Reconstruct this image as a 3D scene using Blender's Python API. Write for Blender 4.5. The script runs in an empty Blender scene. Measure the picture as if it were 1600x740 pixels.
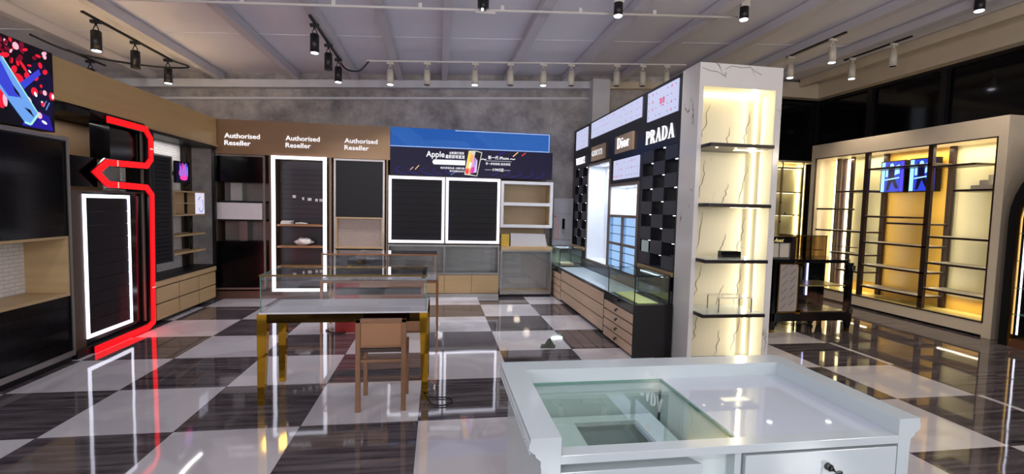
import bpy, bmesh, math, random
from mathutils import Vector, Matrix
random.seed(7)
PI = math.pi
S = bpy.context.scene
COL = S.collection

# ------------------------------------------------------------------ camera
cam_d = bpy.data.cameras.new('camera'); cam = bpy.data.objects.new('camera', cam_d); COL.objects.link(cam)
S.camera = cam
yaw, pitch, roll = 0.156166, -0.062676, 0.023535
fwd = Vector((math.sin(yaw)*math.cos(pitch), math.cos(yaw)*math.cos(pitch), math.sin(pitch)))
right = Vector((math.cos(yaw), -math.sin(yaw), 0)); up = right.cross(fwd)
r2 = right*math.cos(roll) + up*math.sin(roll); u2 = up*math.cos(roll) - right*math.sin(roll)
M = Matrix((r2, u2, -fwd)).transposed().to_4x4(); M.translation = Vector((0.1231, -4.1589, 1.5449))
cam.matrix_world = M
cam_d.sensor_width = 36.0; cam_d.lens = 737.27/1600*36.0
cam_d.clip_start = 0.05; cam_d.clip_end = 60

# ------------------------------------------------------------------ world and exposure
W = bpy.data.worlds.new('world'); S.world = W; W.use_nodes = True
bg = W.node_tree.nodes['Background']; bg.inputs[0].default_value = (0.62, 0.66, 0.78, 1); bg.inputs[1].default_value = 0.45
S.view_settings.view_transform = 'Standard'; S.view_settings.look = 'None'
S.view_settings.gamma = 1; S.view_settings.exposure = 0.12; S.view_settings.use_curve_mapping = False
SPOT_W = 75.0          # one lit track lamp
LED_E = 2.6            # white LED profile
FILL_W = 27.0          # one added fill light out of view

def light(name, kind, loc, energy, color=(1, 1, 1), **k):
    d = bpy.data.lights.new(name, kind); d.energy = energy; d.color = color
    for a, v in k.items(): setattr(d, a, v)
    o = bpy.data.objects.new(name, d); COL.objects.link(o); o.location = loc
    return o
def ceil_z(x): return 3.86 + 0.057*x
# added fill lights out of view, warmer on the right to tint the ceiling
for lx in (-2.6, 0.2, 3.0, 5.8):
    for ly in (-6.6, -4.9, -3.0):
        light('fill_point', 'POINT', (lx, ly, 2.5), FILL_W, (1.0, 0.84, 0.66) if lx > 2 else (0.93, 0.94, 1.0), shadow_soft_size=0.12)

for lx in (-5.5, -2.0, 1.6, 5.2):      # added fill from the rear, for walls, ceiling and floor
    light('back_fill', 'POINT', (lx, -7.4, 1.9), 180, (0.97, 0.96, 1.0), shadow_soft_size=0.35)

# ------------------------------------------------------------------ materials
def lin(c):
    return tuple(((v/255)/12.92 if v/255 <= 0.04045 else ((v/255+0.055)/1.055)**2.4) for v in c)
MATS = {}
def new(name):
    m = bpy.data.materials.new(name); m.use_nodes = True; nt = m.node_tree
    MATS[name] = m
    return m, nt, nt.nodes['Principled BSDF']
def N(nt, t, **k):
    n = nt.nodes.new(t)
    for a, v in k.items(): setattr(n, a, v)
    return n
def mat(name, rgb, rough=0.5, metal=0.0, var=0.05, scale=(6, 6, 6), bump=0.0, coat=0.0, spec=0.5):
    if name in MATS: return MATS[name]
    m, nt, b = new(name); c = lin(rgb)
    tc = N(nt, 'ShaderNodeTexCoord'); mp = N(nt, 'ShaderNodeMapping'); mp.inputs['Scale'].default_value = scale
    no = N(nt, 'ShaderNodeTexNoise'); no.inputs['Scale'].default_value = 1.0; no.inputs['Detail'].default_value = 4
    nt.links.new(tc.outputs['Object'], mp.inputs[0]); nt.links.new(mp.outputs[0], no.inputs[0])
    r = N(nt, 'ShaderNodeValToRGB'); e = r.color_ramp.elements
    e[0].position = 0.3; e[1].position = 0.7
    e[0].color = tuple(v*(1-var) for v in c) + (1,); e[1].color = tuple(min(1, v*(1+var)) for v in c) + (1,)
    nt.links.new(no.outputs[0], r.inputs[0]); nt.links.new(r.outputs[0], b.inputs['Base Color'])
    b.inputs['Roughness'].default_value = rough; b.inputs['Metallic'].default_value = metal
    b.inputs['Specular IOR Level'].default_value = spec
    if coat: b.inputs['Coat Weight'].default_value = coat; b.inputs['Coat Roughness'].default_value = 0.05
    if bump:
        bn = N(nt, 'ShaderNodeBump'); bn.inputs['Strength'].default_value = bump; bn.inputs['Distance'].default_value = 0.01
        nt.links.new(no.outputs[0], bn.inputs['Height']); nt.links.new(bn.outputs[0], b.inputs['Normal'])
    return m
def emit(name, rgb, e):
    if name in MATS: return MATS[name]
    m, nt, b = new(name); c = lin(rgb)
    b.inputs['Base Color'].default_value = tuple(v*0.06 for v in c) + (1,); b.inputs['Specular IOR Level'].default_value = 0.2
    b.inputs['Emission Color'].default_value = c + (1,); b.inputs['Emission Strength'].default_value = e
    b.inputs['Roughness'].default_value = 0.4
    return m
def glass(name, tint, refl=1.0, rough=0.0):
    if name in MATS: return MATS[name]
    m, nt, b = new(name); nt.nodes.remove(b)
    out = nt.nodes['Material Output']
    tr = N(nt, 'ShaderNodeBsdfTransparent'); tr.inputs[0].default_value = tint + (1,)
    gl = N(nt, 'ShaderNodeBsdfGlossy'); gl.inputs[0].default_value = (1, 1, 1, 1); gl.inputs['Roughness'].default_value = rough
    lw = N(nt, 'ShaderNodeLayerWeight'); lw.inputs[0].default_value = 0.5      # Schlick reflectance, the same on both faces of the pane
    pw_ = N(nt, 'ShaderNodeMath', operation='POWER'); pw_.inputs[1].default_value = 5.0; nt.links.new(lw.outputs['Facing'], pw_.inputs[0])
    fr = N(nt, 'ShaderNodeMath', operation='MULTIPLY_ADD'); fr.inputs[1].default_value = 0.8; fr.inputs[2].default_value = 0.045; nt.links.new(pw_.outputs[0], fr.inputs[0])
    mu = N(nt, 'ShaderNodeMath', operation='MULTIPLY'); mu.inputs[1].default_value = refl
    mx = N(nt, 'ShaderNodeMixShader')
    nt.links.new(fr.outputs[0], mu.inputs[0]); nt.links.new(mu.outputs[0], mx.inputs[0])
    nt.links.new(tr.outputs[0], mx.inputs[1]); nt.links.new(gl.outputs[0], mx.inputs[2]); nt.links.new(mx.outputs[0], out.inputs[0])
    return m
def marble(name, base, vein, rough, vscale=(2.2, 2.2, 0.8), warm=0):
    m, nt, b = new(name); tc = N(nt, 'ShaderNodeTexCoord'); mp = N(nt, 'ShaderNodeMapping')
    mp.inputs['Scale'].default_value = vscale; mp.inputs['Rotation'].default_value = (0, 0.28, 0.3)
    no = N(nt, 'ShaderNodeTexNoise'); no.inputs['Scale'].default_value = 1.1; no.inputs['Detail'].default_value = 5; no.inputs['Distortion'].default_value = 0.5
    no2 = N(nt, 'ShaderNodeTexNoise'); no2.inputs['Scale'].default_value = 2.3; no2.inputs['Detail'].default_value = 3
    nt.links.new(tc.outputs['Object'], mp.inputs[0]); nt.links.new(mp.outputs[0], no.inputs[0]); nt.links.new(tc.outputs['Object'], no2.inputs[0])
    s = N(nt, 'ShaderNodeMath', operation='SUBTRACT'); s.inputs[1].default_value = 0.5
    a = N(nt, 'ShaderNodeMath', operation='ABSOLUTE'); nt.links.new(no.outputs[0], s.inputs[0]); nt.links.new(s.outputs[0], a.inputs[0])
    l = N(nt, 'ShaderNodeMath', operation='LESS_THAN'); l.inputs[1].default_value = 0.006; nt.links.new(a.outputs[0], l.inputs[0])
    g = N(nt, 'ShaderNodeMapRange'); g.inputs[1].default_value = 0.56; g.inputs[2].default_value = 0.68; nt.links.new(no2.outputs[0], g.inputs[0])
    mm = N(nt, 'ShaderNodeMath', operation='MULTIPLY'); nt.links.new(l.outputs[0], mm.inputs[0]); nt.links.new(g.outputs[0], mm.inputs[1])
    mx = N(nt, 'ShaderNodeMixRGB'); mx.inputs[1].default_value = lin(base) + (1,); mx.inputs[2].default_value = lin(vein) + (1,)
    nt.links.new(mm.outputs[0], mx.inputs[0]); nt.links.new(mx.outputs[0], b.inputs['Base Color'])
    b.inputs['Roughness'].default_value = rough
    return m

white_lacq = mat('white_lacquer', (172, 181, 184), 0.12, var=0.01)
white_paint = mat('white_paint', (205, 204, 206), 0.5, var=0.03)
cream_paint = mat('cream_paint', (204, 189, 166), 0.55, var=0.03)  # cream, with warm light from the lit shelves mixed into the colour
ceil_m = mat('ceiling_paint', (222, 220, 228), 0.65, var=0.05, scale=(0.6, 0.6, 0.6))
joist_m = mat('joist_paint', (196, 192, 198), 0.5, var=0.05, scale=(2, 0.6, 2))
black_gloss = mat('black_gloss', (16, 15, 17), 0.12, var=0.1)
black_satin = mat('black_satin', (14, 12, 14), 0.45, var=0.1, spec=0.3)
black_wall = mat('black_wall_panel', (25, 25, 32), 0.3, var=0.08)
slat_dark = mat('charcoal_slat', (18, 16, 20), 0.5, var=0.1, scale=(2, 2, 12), spec=0.2)
tile_flush = mat('charcoal_tile', (46, 46, 54), 0.35, var=0.06)
gold_fascia = mat('champagne_fascia', (196, 164, 112), 0.36, 0.15, var=0.06, scale=(1, 1, 14))
brown_fascia = mat('bronze_fascia', (136, 106, 74), 0.42, 0.1, var=0.05, scale=(2, 2, 10))
brown_dark = mat('dark_bronze_panel', (84, 66, 52), 0.4, 0.2, var=0.08, scale=(8, 8, 1))
wood_light = mat('pale_wood', (178, 150, 108), 0.42, var=0.1, scale=(2, 2, 18))
wood_drawer = mat('beige_wood', (176, 148, 106), 0.4, var=0.06, scale=(2, 2, 14))
wood_pink = mat('tan_wood', (206, 176, 148), 0.4, var=0.07, scale=(2, 2, 16))
wood_shelf = mat('brown_wood_shelf', (150, 108, 72), 0.45, var=0.12, scale=(3, 3, 20))
beige_back = mat('beige_laminate', (160, 136, 102), 0.5, var=0.04)
steel = mat('brushed_steel', (150, 148, 146), 0.3, 0.9, var=0.08, scale=(1, 1, 30))
steel_back = mat('grey_metal_back', (160, 160, 158), 0.35, 0.2, var=0.1, scale=(1.5, 1.5, 0.4))
alum = mat('silver_frame', (156, 150, 146), 0.32, 0.8, var=0.05)
gold_mirror = mat('gold_mirror', (200, 150, 44), 0.06, 1.0, var=0.03)
copper = mat('copper_metal', (150, 104, 74), 0.28, 0.75, var=0.06, scale=(2, 2, 12))
copper_flat = mat('copper_panel', (146, 104, 74), 0.4, 0.45, var=0.05, scale=(10, 2, 2))
red_box = mat('red_panel', (150, 34, 30), 0.35, 0.2, var=0.08)
grey_deck = mat('grey_white_deck', (190, 188, 192), 0.35, var=0.03, scale=(1, 14, 1))
cabin_frame = mat('taupe_frame', (120, 106, 98), 0.4, 0.3, var=0.05)
pale_interior = mat('pale_interior', (224, 230, 238), 0.4, var=0.02)
orange_back = mat('amber_laminate', (216, 172, 78), 0.35, var=0.08, scale=(1, 1, 3))
cream_back = mat('cream_marble_back', (206, 198, 160), 0.3, var=0.09, scale=(2, 2, 1.2))
brown_post = mat('dark_brown_post', (44, 28, 26), 0.35, 0.2, var=0.08)
rubber = mat('black_cable', (14, 13, 14), 0.5)
white_plastic = mat('white_plastic', (214, 208, 202), 0.4, var=0.02)
beige_plastic = mat('ivory_plastic', (204, 196, 180), 0.4, var=0.02)
grey_metal = mat('grey_metal_box', (150, 146, 150), 0.4, 0.2, var=0.03)
green_edge = mat('green_glass_edge', (84, 128, 114), 0.2, var=0.02)
film = mat('protective_film', (168, 158, 152), 0.35, 0.1, var=0.03)
dark_glass = mat('night_window_glass', (7, 7, 10), 0.08, var=0.1)
mullion_m = mat('dark_mullion', (30, 28, 32), 0.3, 0.3)
brass = mat('brass_fitting', (196, 150, 70), 0.2, 1.0)
key_metal = mat('worn_steel', (80, 84, 82), 0.3, 0.9)
g_clear = glass('clear_glass', (0.975, 0.98, 0.98))
g_green = glass('green_glass', (0.93, 0.975, 0.955), 1.0)
g_smoke = glass('smoked_glass', (0.6, 0.58, 0.6), 0.5, 0.14)
g_bronze = glass('bronze_glass', (0.72, 0.66, 0.55))
led_w = emit('led_white', (238, 238, 255), LED_E)
led_spot = emit('lamp_lens', (235, 236, 255), 14)
led_warm = emit('led_warm', (255, 234, 168), 6.5)
led_shelf = emit('led_under_shelf', (255, 240, 190), 4)
led_red = emit('neon_red', (255, 8, 14), 2.6)
led_seam = emit('neon_joint', (255, 130, 120), 2.5)
led_cool = emit('led_cool', (220, 236, 255), 3.2)
led_tiny = emit('led_tiny', (235, 240, 255), 6)
sign_w = emit('sign_white', (250, 248, 255), 1.05)
letter_w = emit('letter_white', (236, 236, 240), 0.75)
scr_black = mat('screen_black', (6, 6, 8), 0.15, spec=0.15)

marble_w = marble('white_marble', (206, 203, 200), (92, 84, 80), 0.16)
marble_c = marble('niche_marble', (216, 208, 184), (190, 180, 155), 0.45, (3.0, 3.0, 0.9))

def brick_mat(name, base, mortar, sx, sy):
    m, nt, b = new(name); tc = N(nt, 'ShaderNodeTexCoord'); sp = N(nt, 'ShaderNodeSeparateXYZ'); cb = N(nt, 'ShaderNodeCombineXYZ')
    ad = N(nt, 'ShaderNodeMath', operation='ADD')
    nt.links.new(tc.outputs['Object'], sp.inputs[0]); nt.links.new(sp.outputs[0], ad.inputs[0]); nt.links.new(sp.outputs[1], ad.inputs[1])
    nt.links.new(ad.outputs[0], cb.inputs[0]); nt.links.new(sp.outputs[2], cb.inputs[1])
    br = N(nt, 'ShaderNodeTexBrick'); br.inputs['Scale'].default_value = 1
    br.inputs['Brick Width'].default_value = sx; br.inputs['Row Height'].default_value = sy; br.inputs['Mortar Size'].default_value = 0.0025
    br.inputs['Color1'].default_value = lin(base) + (1,); br.inputs['Color2'].default_value = lin(tuple(v*0.95 for v in base)) + (1,)
    br.inputs['Mortar'].default_value = lin(mortar) + (1,)
    nt.links.new(cb.outputs[0], br.inputs[0]); nt.links.new(br.outputs[0], b.inputs['Base Color']); b.inputs['Roughness'].default_value = 0.4
    return m
brick_w = brick_mat('white_brick_board', (226, 222, 220), (176, 172, 170), 0.11, 0.035)
brick_g = brick_mat('grey_brick_board', (128, 122, 116), (90, 84, 80), 0.09, 0.03)
peg_m = brick_mat('pegboard', (176, 158, 146), (110, 96, 88), 0.032, 0.032)

def concrete():
    m, nt, b = new('raw_concrete'); tc = N(nt, 'ShaderNodeTexCoord')
    n1 = N(nt, 'ShaderNodeTexNoise'); n1.inputs['Scale'].default_value = 1.6; n1.inputs['Detail'].default_value = 12; n1.inputs['Roughness'].default_value = 0.72; n1.inputs['Distortion'].default_value = 0.15
    nt.links.new(tc.outputs['Object'], n1.inputs[0])
    r = N(nt, 'ShaderNodeValToRGB'); r.color_ramp.elements[0].position = 0.32; r.color_ramp.elements[1].position = 0.7
    r.color_ramp.elements[0].color = lin((112, 106, 106)) + (1,); r.color_ramp.elements[1].color = lin((206, 198, 192)) + (1,)
    nt.links.new(n1.outputs[0], r.inputs[0]); nt.links.new(r.outputs[0], b.inputs['Base Color']); b.inputs['Roughness'].default_value = 0.85
    bn = N(nt, 'ShaderNodeBump'); bn.inputs['Strength'].default_value = 0.4; nt.links.new(n1.outputs[0], bn.inputs['Height']); nt.links.new(bn.outputs[0], b.inputs['Normal'])
    return m
conc = concrete()

def floor_mat():
    m, nt, b = new('polished_checker_tiles'); L = nt.links.new
    tc = N(nt, 'ShaderNodeTexCoord'); sp = N(nt, 'ShaderNodeSeparateXYZ'); L(tc.outputs['Object'], sp.inputs[0])
    def math_(op, a, bb=None):
        n = N(nt, 'ShaderNodeMath', operation=op)
        for i, v in enumerate((a, bb)):
            if v is None: continue
            if isinstance(v, (int, float)): n.inputs[i].default_value = v
            else: L(v, n.inputs[i])
        return n.outputs[0]
    fx = math_('DIVIDE', sp.outputs[0], 0.8); fy = math_('DIVIDE', sp.outputs[1], 0.8)
    ix = math_('FLOOR', fx); iy = math_('FLOOR', fy)
    par = math_('FLOORED_MODULO', math_('ADD', ix, iy), 2.0)
    edge = math_('GREATER_THAN', sp.outputs[0], 4.86)
    dark = math_('MAXIMUM', par, edge)
    # streaks running across each dark tile
    cell = N(nt, 'ShaderNodeCombineXYZ')
    L(math_('MULTIPLY', sp.outputs[0], 1.6), cell.inputs[0]); L(math_('MULTIPLY', sp.outputs[1], 22), cell.inputs[1]); L(math_('ADD', math_('MULTIPLY', ix, 3.7), math_('MULTIPLY', iy, 9.1)), cell.inputs[2])
    n1 = N(nt, 'ShaderNodeTexNoise'); n1.inputs['Scale'].default_value = 1; n1.inputs['Detail'].default_value = 6; n1.inputs['Distortion'].default_value = 0.3; L(cell.outputs[0], n1.inputs[0])
    r1 = N(nt, 'ShaderNodeValToRGB'); r1.color_ramp.elements[0].position = 0.3; r1.color_ramp.elements[1].position = 0.75
    r1.color_ramp.elements[0].color = lin((46, 41, 45)) + (1,); r1.color_ramp.elements[1].color = lin((104, 97, 100)) + (1,)
    L(n1.outputs[0], r1.inputs[0])
    n2 = N(nt, 'ShaderNodeTexNoise'); n2.inputs['Scale'].default_value = 1.4; n2.inputs['Detail'].default_value = 5; n2.inputs['Distortion'].default_value = 0.6; L(tc.outputs['Object'], n2.inputs[0])
    r2_ = N(nt, 'ShaderNodeValToRGB'); r2_.color_ramp.elements[0].position = 0.44; r2_.color_ramp.elements[1].position = 0.52
    r2_.color_ramp.elements[0].color = lin((176, 172, 176)) + (1,); r2_.color_ramp.elements[1].color = lin((188, 185, 188)) + (1,)
    L(n2.outputs[0], r2_.inputs[0])
    mx = N(nt, 'ShaderNodeMixRGB'); L(dark, mx.inputs[0]); L(r2_.outputs[0], mx.inputs[1]); L(r1.outputs[0], mx.inputs[2])
    # grout
    dx = math_('ABSOLUTE', math_('SUBTRACT', math_('FRACT', fx), 0.5)); dy = math_('ABSOLUTE', math_('SUBTRACT', math_('FRACT', fy), 0.5))
    gr = math_('GREATER_THAN', math_('MAXIMUM', dx, dy), 0.4975)
    mg = N(nt, 'ShaderNodeMixRGB'); L(gr, mg.inputs[0]); L(mx.outputs[0], mg.inputs[1]); mg.inputs[2].default_value = lin((70, 64, 66)) + (1,)
    L(mg.outputs[0], b.inputs['Base Color']); b.inputs['Roughness'].default_value = 0.045; b.inputs['IOR'].default_value = 1.62
    # very faint unevenness of the polished surface, each tile a little out of level
    n3 = N(nt, 'ShaderNodeTexNoise'); n3.inputs['Scale'].default_value = 2.2; n3.inputs['Detail'].default_value = 1; L(tc.outputs['Object'], n3.inputs[0])
    bn = N(nt, 'ShaderNodeBump'); bn.inputs['Strength'].default_value = 0.10; bn.inputs['Distance'].default_value = 0.01; L(n3.outputs[0], bn.inputs['Height']); L(bn.outputs[0], b.inputs['Normal'])
    return m
floor_m = floor_mat()

# ------------------------------------------------------------------ mesh helpers
OFF = {}
def B(x0, x1, y0, y1, z0, z1): return ('b', min(x0, x1), max(x0, x1), min(y0, y1), max(y0, y1), min(z0, z1), max(z0, z1))
def add(bm, s):
    k = s[0]
    if k == 'b':
        _, x0, x1, y0, y1, z0, z1 = s
        v = [bm.verts.new(p) for p in ((x0, y0, z0), (x1, y0, z0), (x1, y1, z0), (x0, y1, z0), (x0, y0, z1), (x1, y0, z1), (x1, y1, z1), (x0, y1, z1))]
        for f in ((0, 3, 2, 1), (4, 5, 6, 7), (0, 1, 5, 4), (1, 2, 6, 5), (2, 3, 7, 6), (3, 0, 4, 7)): bm.faces.new([v[i] for i in f])
    elif k == 'prism':      # polygon (3D points) swept by vector
        _, pts, sw = s; sw = Vector(sw)
        a = [bm.verts.new(p) for p in pts]; b = [bm.verts.new(Vector(p)+sw) for p in pts]; n = len(a)
        bm.faces.new(list(reversed(a))); bm.faces.new(b)
        for i in range(n): bm.faces.new((a[i], a[(i+1) % n], b[(i+1) % n], b[i]))
    elif k == 'cyl':        # from p to q, radii r0 r1
        _, p, q, r0, r1, seg = s; p = Vector(p); q = Vector(q); d = (q-p).normalized()
        e = d.orthogonal().normalized(); f = d.cross(e)
        A = [bm.verts.new(p + (e*math.cos(2*PI*i/seg)+f*math.sin(2*PI*i/seg))*r0) for i in range(seg)]
        C = [bm.verts.new(q + (e*math.cos(2*PI*i/seg)+f*math.sin(2*PI*i/seg))*r1) for i in range(seg)]
        bm.faces.new(list(reversed(A))); bm.faces.new(C)
        for i in range(seg):
            fc = bm.faces.new((A[i], A[(i+1) % seg], C[(i+1) % seg], C[i])); fc.smooth = True
    elif k == 'tube':       # swept along points
        _, pts, r, seg = s; pts = [Vector(p) for p in pts]; rings = []; e = None
        for i, p in enumerate(pts):
            d = (pts[min(i+1, len(pts)-1)] - pts[max(i-1, 0)]).normalized()
            e = d.orthogonal().normalized() if e is None else (e - d*e.dot(d)).normalized()
            f = d.cross(e); rings.append([bm.verts.new(p + (e*math.cos(2*PI*j/seg)+f*math.sin(2*PI*j/seg))*r) for j in range(seg)])
        for a, b in zip(rings, rings[1:]):
            for j in range(seg):
                fc = bm.faces.new((a[j], a[(j+1) % seg], b[(j+1) % seg], b[j])); fc.smooth = True
        bm.faces.new(list(reversed(rings[0]))); bm.faces.new(rings[-1])
    elif k == 'ball':
        _, c, r, sc = s
        mt = Matrix.Translation(c) @ Matrix.Diagonal((sc[0]*r, sc[1]*r, sc[2]*r, 1))
        res = bmesh.ops.create_uvsphere(bm, u_segments=14, v_segments=8, radius=1, matrix=mt)
        for v in res['verts']:
            for f in v.link_faces: f.smooth = True
def mesh_of(name, shapes, m, off=(0, 0, 0), bevel=0.0):
    bm = bmesh.new()
    for s in shapes: add(bm, s)
    if any(off): bmesh.ops.translate(bm, vec=-Vector(off), verts=bm.verts)
    bmesh.ops.recalc_face_normals(bm, faces=bm.faces)
    if bevel:
        ed = [e for e in bm.edges if len(e.link_faces) == 2 and e.calc_face_angle(0) > 0.6]
        bmesh.ops.bevel(bm, geom=ed, offset=bevel, segments=2, profile=0.5, affect='EDGES', clamp_overlap=True)
    me = bpy.data.meshes.new(name); bm.to_mesh(me); bm.free(); me.materials.append(m)
    return me
def thing(name, label, cat, loc=(0, 0, 0), group=None):
    o = bpy.data.objects.new(name, None); COL.objects.link(o); o.location = loc; o.empty_display_size = 0.1
    o['label'] = label; o['category'] = cat
    if group: o['group'] = group
    OFF[o.name] = tuple(loc)
    return o
def part(name, m, shapes, parent, bevel=0.0, label=None):
    off = OFF[parent.name]
    o = bpy.data.objects.new(name, mesh_of(name, shapes, m, off, bevel)); COL.objects.link(o); o.parent = parent
    OFF[o.name] = off
    if label: o['label'] = label
    return o
def single(name, m, shapes, label, cat, loc=(0, 0, 0), bevel=0.0, group=None):
    o = bpy.data.objects.new(name, mesh_of(name, shapes, m, loc, bevel)); COL.objects.link(o); o.location = loc
    o['label'] = label; o['category'] = cat
    if group: o['group'] = group
    OFF[o.name] = tuple(loc)
    return o
def struct(name, m, shapes, bevel=0.0):
    o = bpy.data.objects.new(name, mesh_of(name, shapes, m, (0, 0, 0), bevel)); COL.objects.link(o); o['kind'] = 'structure'
    OFF[o.name] = (0, 0, 0)
    return o
def frame_shapes(ax, a0, a1, z0, z1, d0, d1, w, wt=None, wb=None):
    """rectangular frame; ax='y': lies in the x-z plane between depths d0,d1; ax='x': in the y-z plane"""
    wt = w if wt is None else wt; wb = w if wb is None else wb
    rs = [(a0, a0+w, z0, z1), (a1-w, a1, z0, z1), (a0+w, a1-w, z1-wt, z1), (a0+w, a1-w, z0, z0+wb)]
    return [B(r[0], r[1], d0, d1, r[2], r[3]) if ax == 'y' else B(d0, d1, r[0], r[1], r[2], r[3]) for r in rs]
def copy_thing(root, loc, label=None, group=None):
    r = root.copy(); COL.objects.link(r); r.location = loc
    if label: r['label'] = label
    if group: r['group'] = group
    OFF[r.name] = tuple(loc)
    def rec(src, dst):
        for ch in [c for c in src.children]:
            c = ch.copy(); COL.objects.link(c); c.parent = dst; OFF[c.name] = tuple(loc); rec(ch, c)
    rec(root, r)
    return r
# a flat picture: shapes laid on a plane given by origin, unit u, unit v, each layer raised a hair along n
class Picture:
    def __init__(s, name, o, u, v, n):
        s.name = name; s.o = Vector(o); s.u = Vector(u); s.v = Vector(v); s.n = Vector(n); s.bm = bmesh.new(); s.mats = []; s.lay = 0; s.clip = None
    def mi(s, m):
        if m not in s.mats: s.mats.append(m)
        return s.mats.index(m)
    def poly(s, pts, m, lay=None):
        if lay is None: s.lay += 1; lay = s.lay
        if s.clip:
            cl_ = [(max(0, min(s.clip[0], q[0])), max(0, min(s.clip[1], q[1]))) for q in pts]; pts = []
            for q in cl_:
                if not pts or (abs(q[0]-pts[-1][0])+abs(q[1]-pts[-1][1])) > 1e-5: pts.append(q)
            if len(pts) > 1 and (abs(pts[0][0]-pts[-1][0])+abs(pts[0][1]-pts[-1][1])) < 1e-5: pts.pop()
            if len(pts) < 3: return
        vs = [s.bm.verts.new(s.o + s.u*p[0] + s.v*p[1] + s.n*(0.0006*lay**0.6+0.0004)) for p in pts]
        f = s.bm.faces.new(vs); f.material_index = s.mi(m); f.normal_update()
        if f.normal.dot(s.n) < 0: f.normal_flip()
    def rect(s, x0, y0, x1, y1, m, lay=None): s.poly(((x0, y0), (x1, y0), (x1, y1), (x0, y1)), m, lay)
    def disc(s, x, y, rx, ry, m, lay=None, rot=0, seg=16):
        c, d = math.cos(rot), math.sin(rot)
        s.poly([(x + rx*math.cos(2*PI*i/seg)*c - ry*math.sin(2*PI*i/seg)*d, y + rx*math.cos(2*PI*i/seg)*d + ry*math.sin(2*PI*i/seg)*c) for i in range(seg)], m, lay)
    def line(s, pts, w, m, lay=None):
        if lay is None: s.lay += 1; lay = s.lay
        for a, b in zip(pts, pts[1:]):
            a = Vector(a); b = Vector(b); d = (b-a)
            if d.length < 1e-6: continue
            p = Vector((-d.y, d.x)).normalized()*w/2
            s.poly((a-p, b-p, b+p, a+p), m, lay)
    def done(s, parent=None, label=None):
        off = Vector(OFF[parent.name]) if parent else Vector((0, 0, 0))
        bmesh.ops.translate(s.bm, vec=-off, verts=s.bm.verts)
        me = bpy.data.meshes.new(s.name); s.bm.to_mesh(me); s.bm.free()
        for m in s.mats: me.materials.append(m)
        o = bpy.data.objects.new(s.name, me); COL.objects.link(o)
        if parent: o.parent = parent
        if label: o['label'] = label
        return o
def text(name, body, o, u, v, n, size, m, parent, bold=0.0, depth=0.004, width=None, sx=1.0, shear=0.0):
    cu = bpy.data.curves.new(name, 'FONT'); cu.body = body; cu.size = 1.0; cu.offset = bold; cu.extrude = 0.0; cu.resolution_u = 3; cu.shear = shear
    to = bpy.data.objects.new(name, cu); COL.objects.link(to)
    dg = bpy.context.evaluated_depsgraph_get(); dg.update()
    me = bpy.data.meshes.new_from_object(to.evaluated_get(dg)); COL.objects.unlink(to); bpy.data.objects.remove(to)
    xs = [p.co.x for p in me.vertices]; mn, mxx = min(xs), max(xs)
    k = size; kx = size*sx
    if width: kx = width/(mxx-mn)
    u = Vector(u); v = Vector(v); n = Vector(n); o = Vector(o); off = Vector(OFF[parent.name])
    bm = bmesh.new(); bm.from_mesh(me)
    for p in bm.verts: p.co = o + u*((p.co.x-mn)*kx) + v*(p.co.y*k) + n*depth - off
    ex = bmesh.ops.extrude_face_region(bm, geom=bm.faces[:])
    bmesh.ops.translate(bm, vec=-n*(depth*0.95), verts=[g for g in ex['geom'] if isinstance(g, bmesh.types.BMVert)])
    bmesh.ops.recalc_face_normals(bm, faces=bm.faces)
    bm.to_mesh(me); bm.free(); me.materials.clear(); me.materials.append(m)
    ob = bpy.data.objects.new(name, me); COL.objects.link(ob); ob.parent = parent
    return ob
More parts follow.
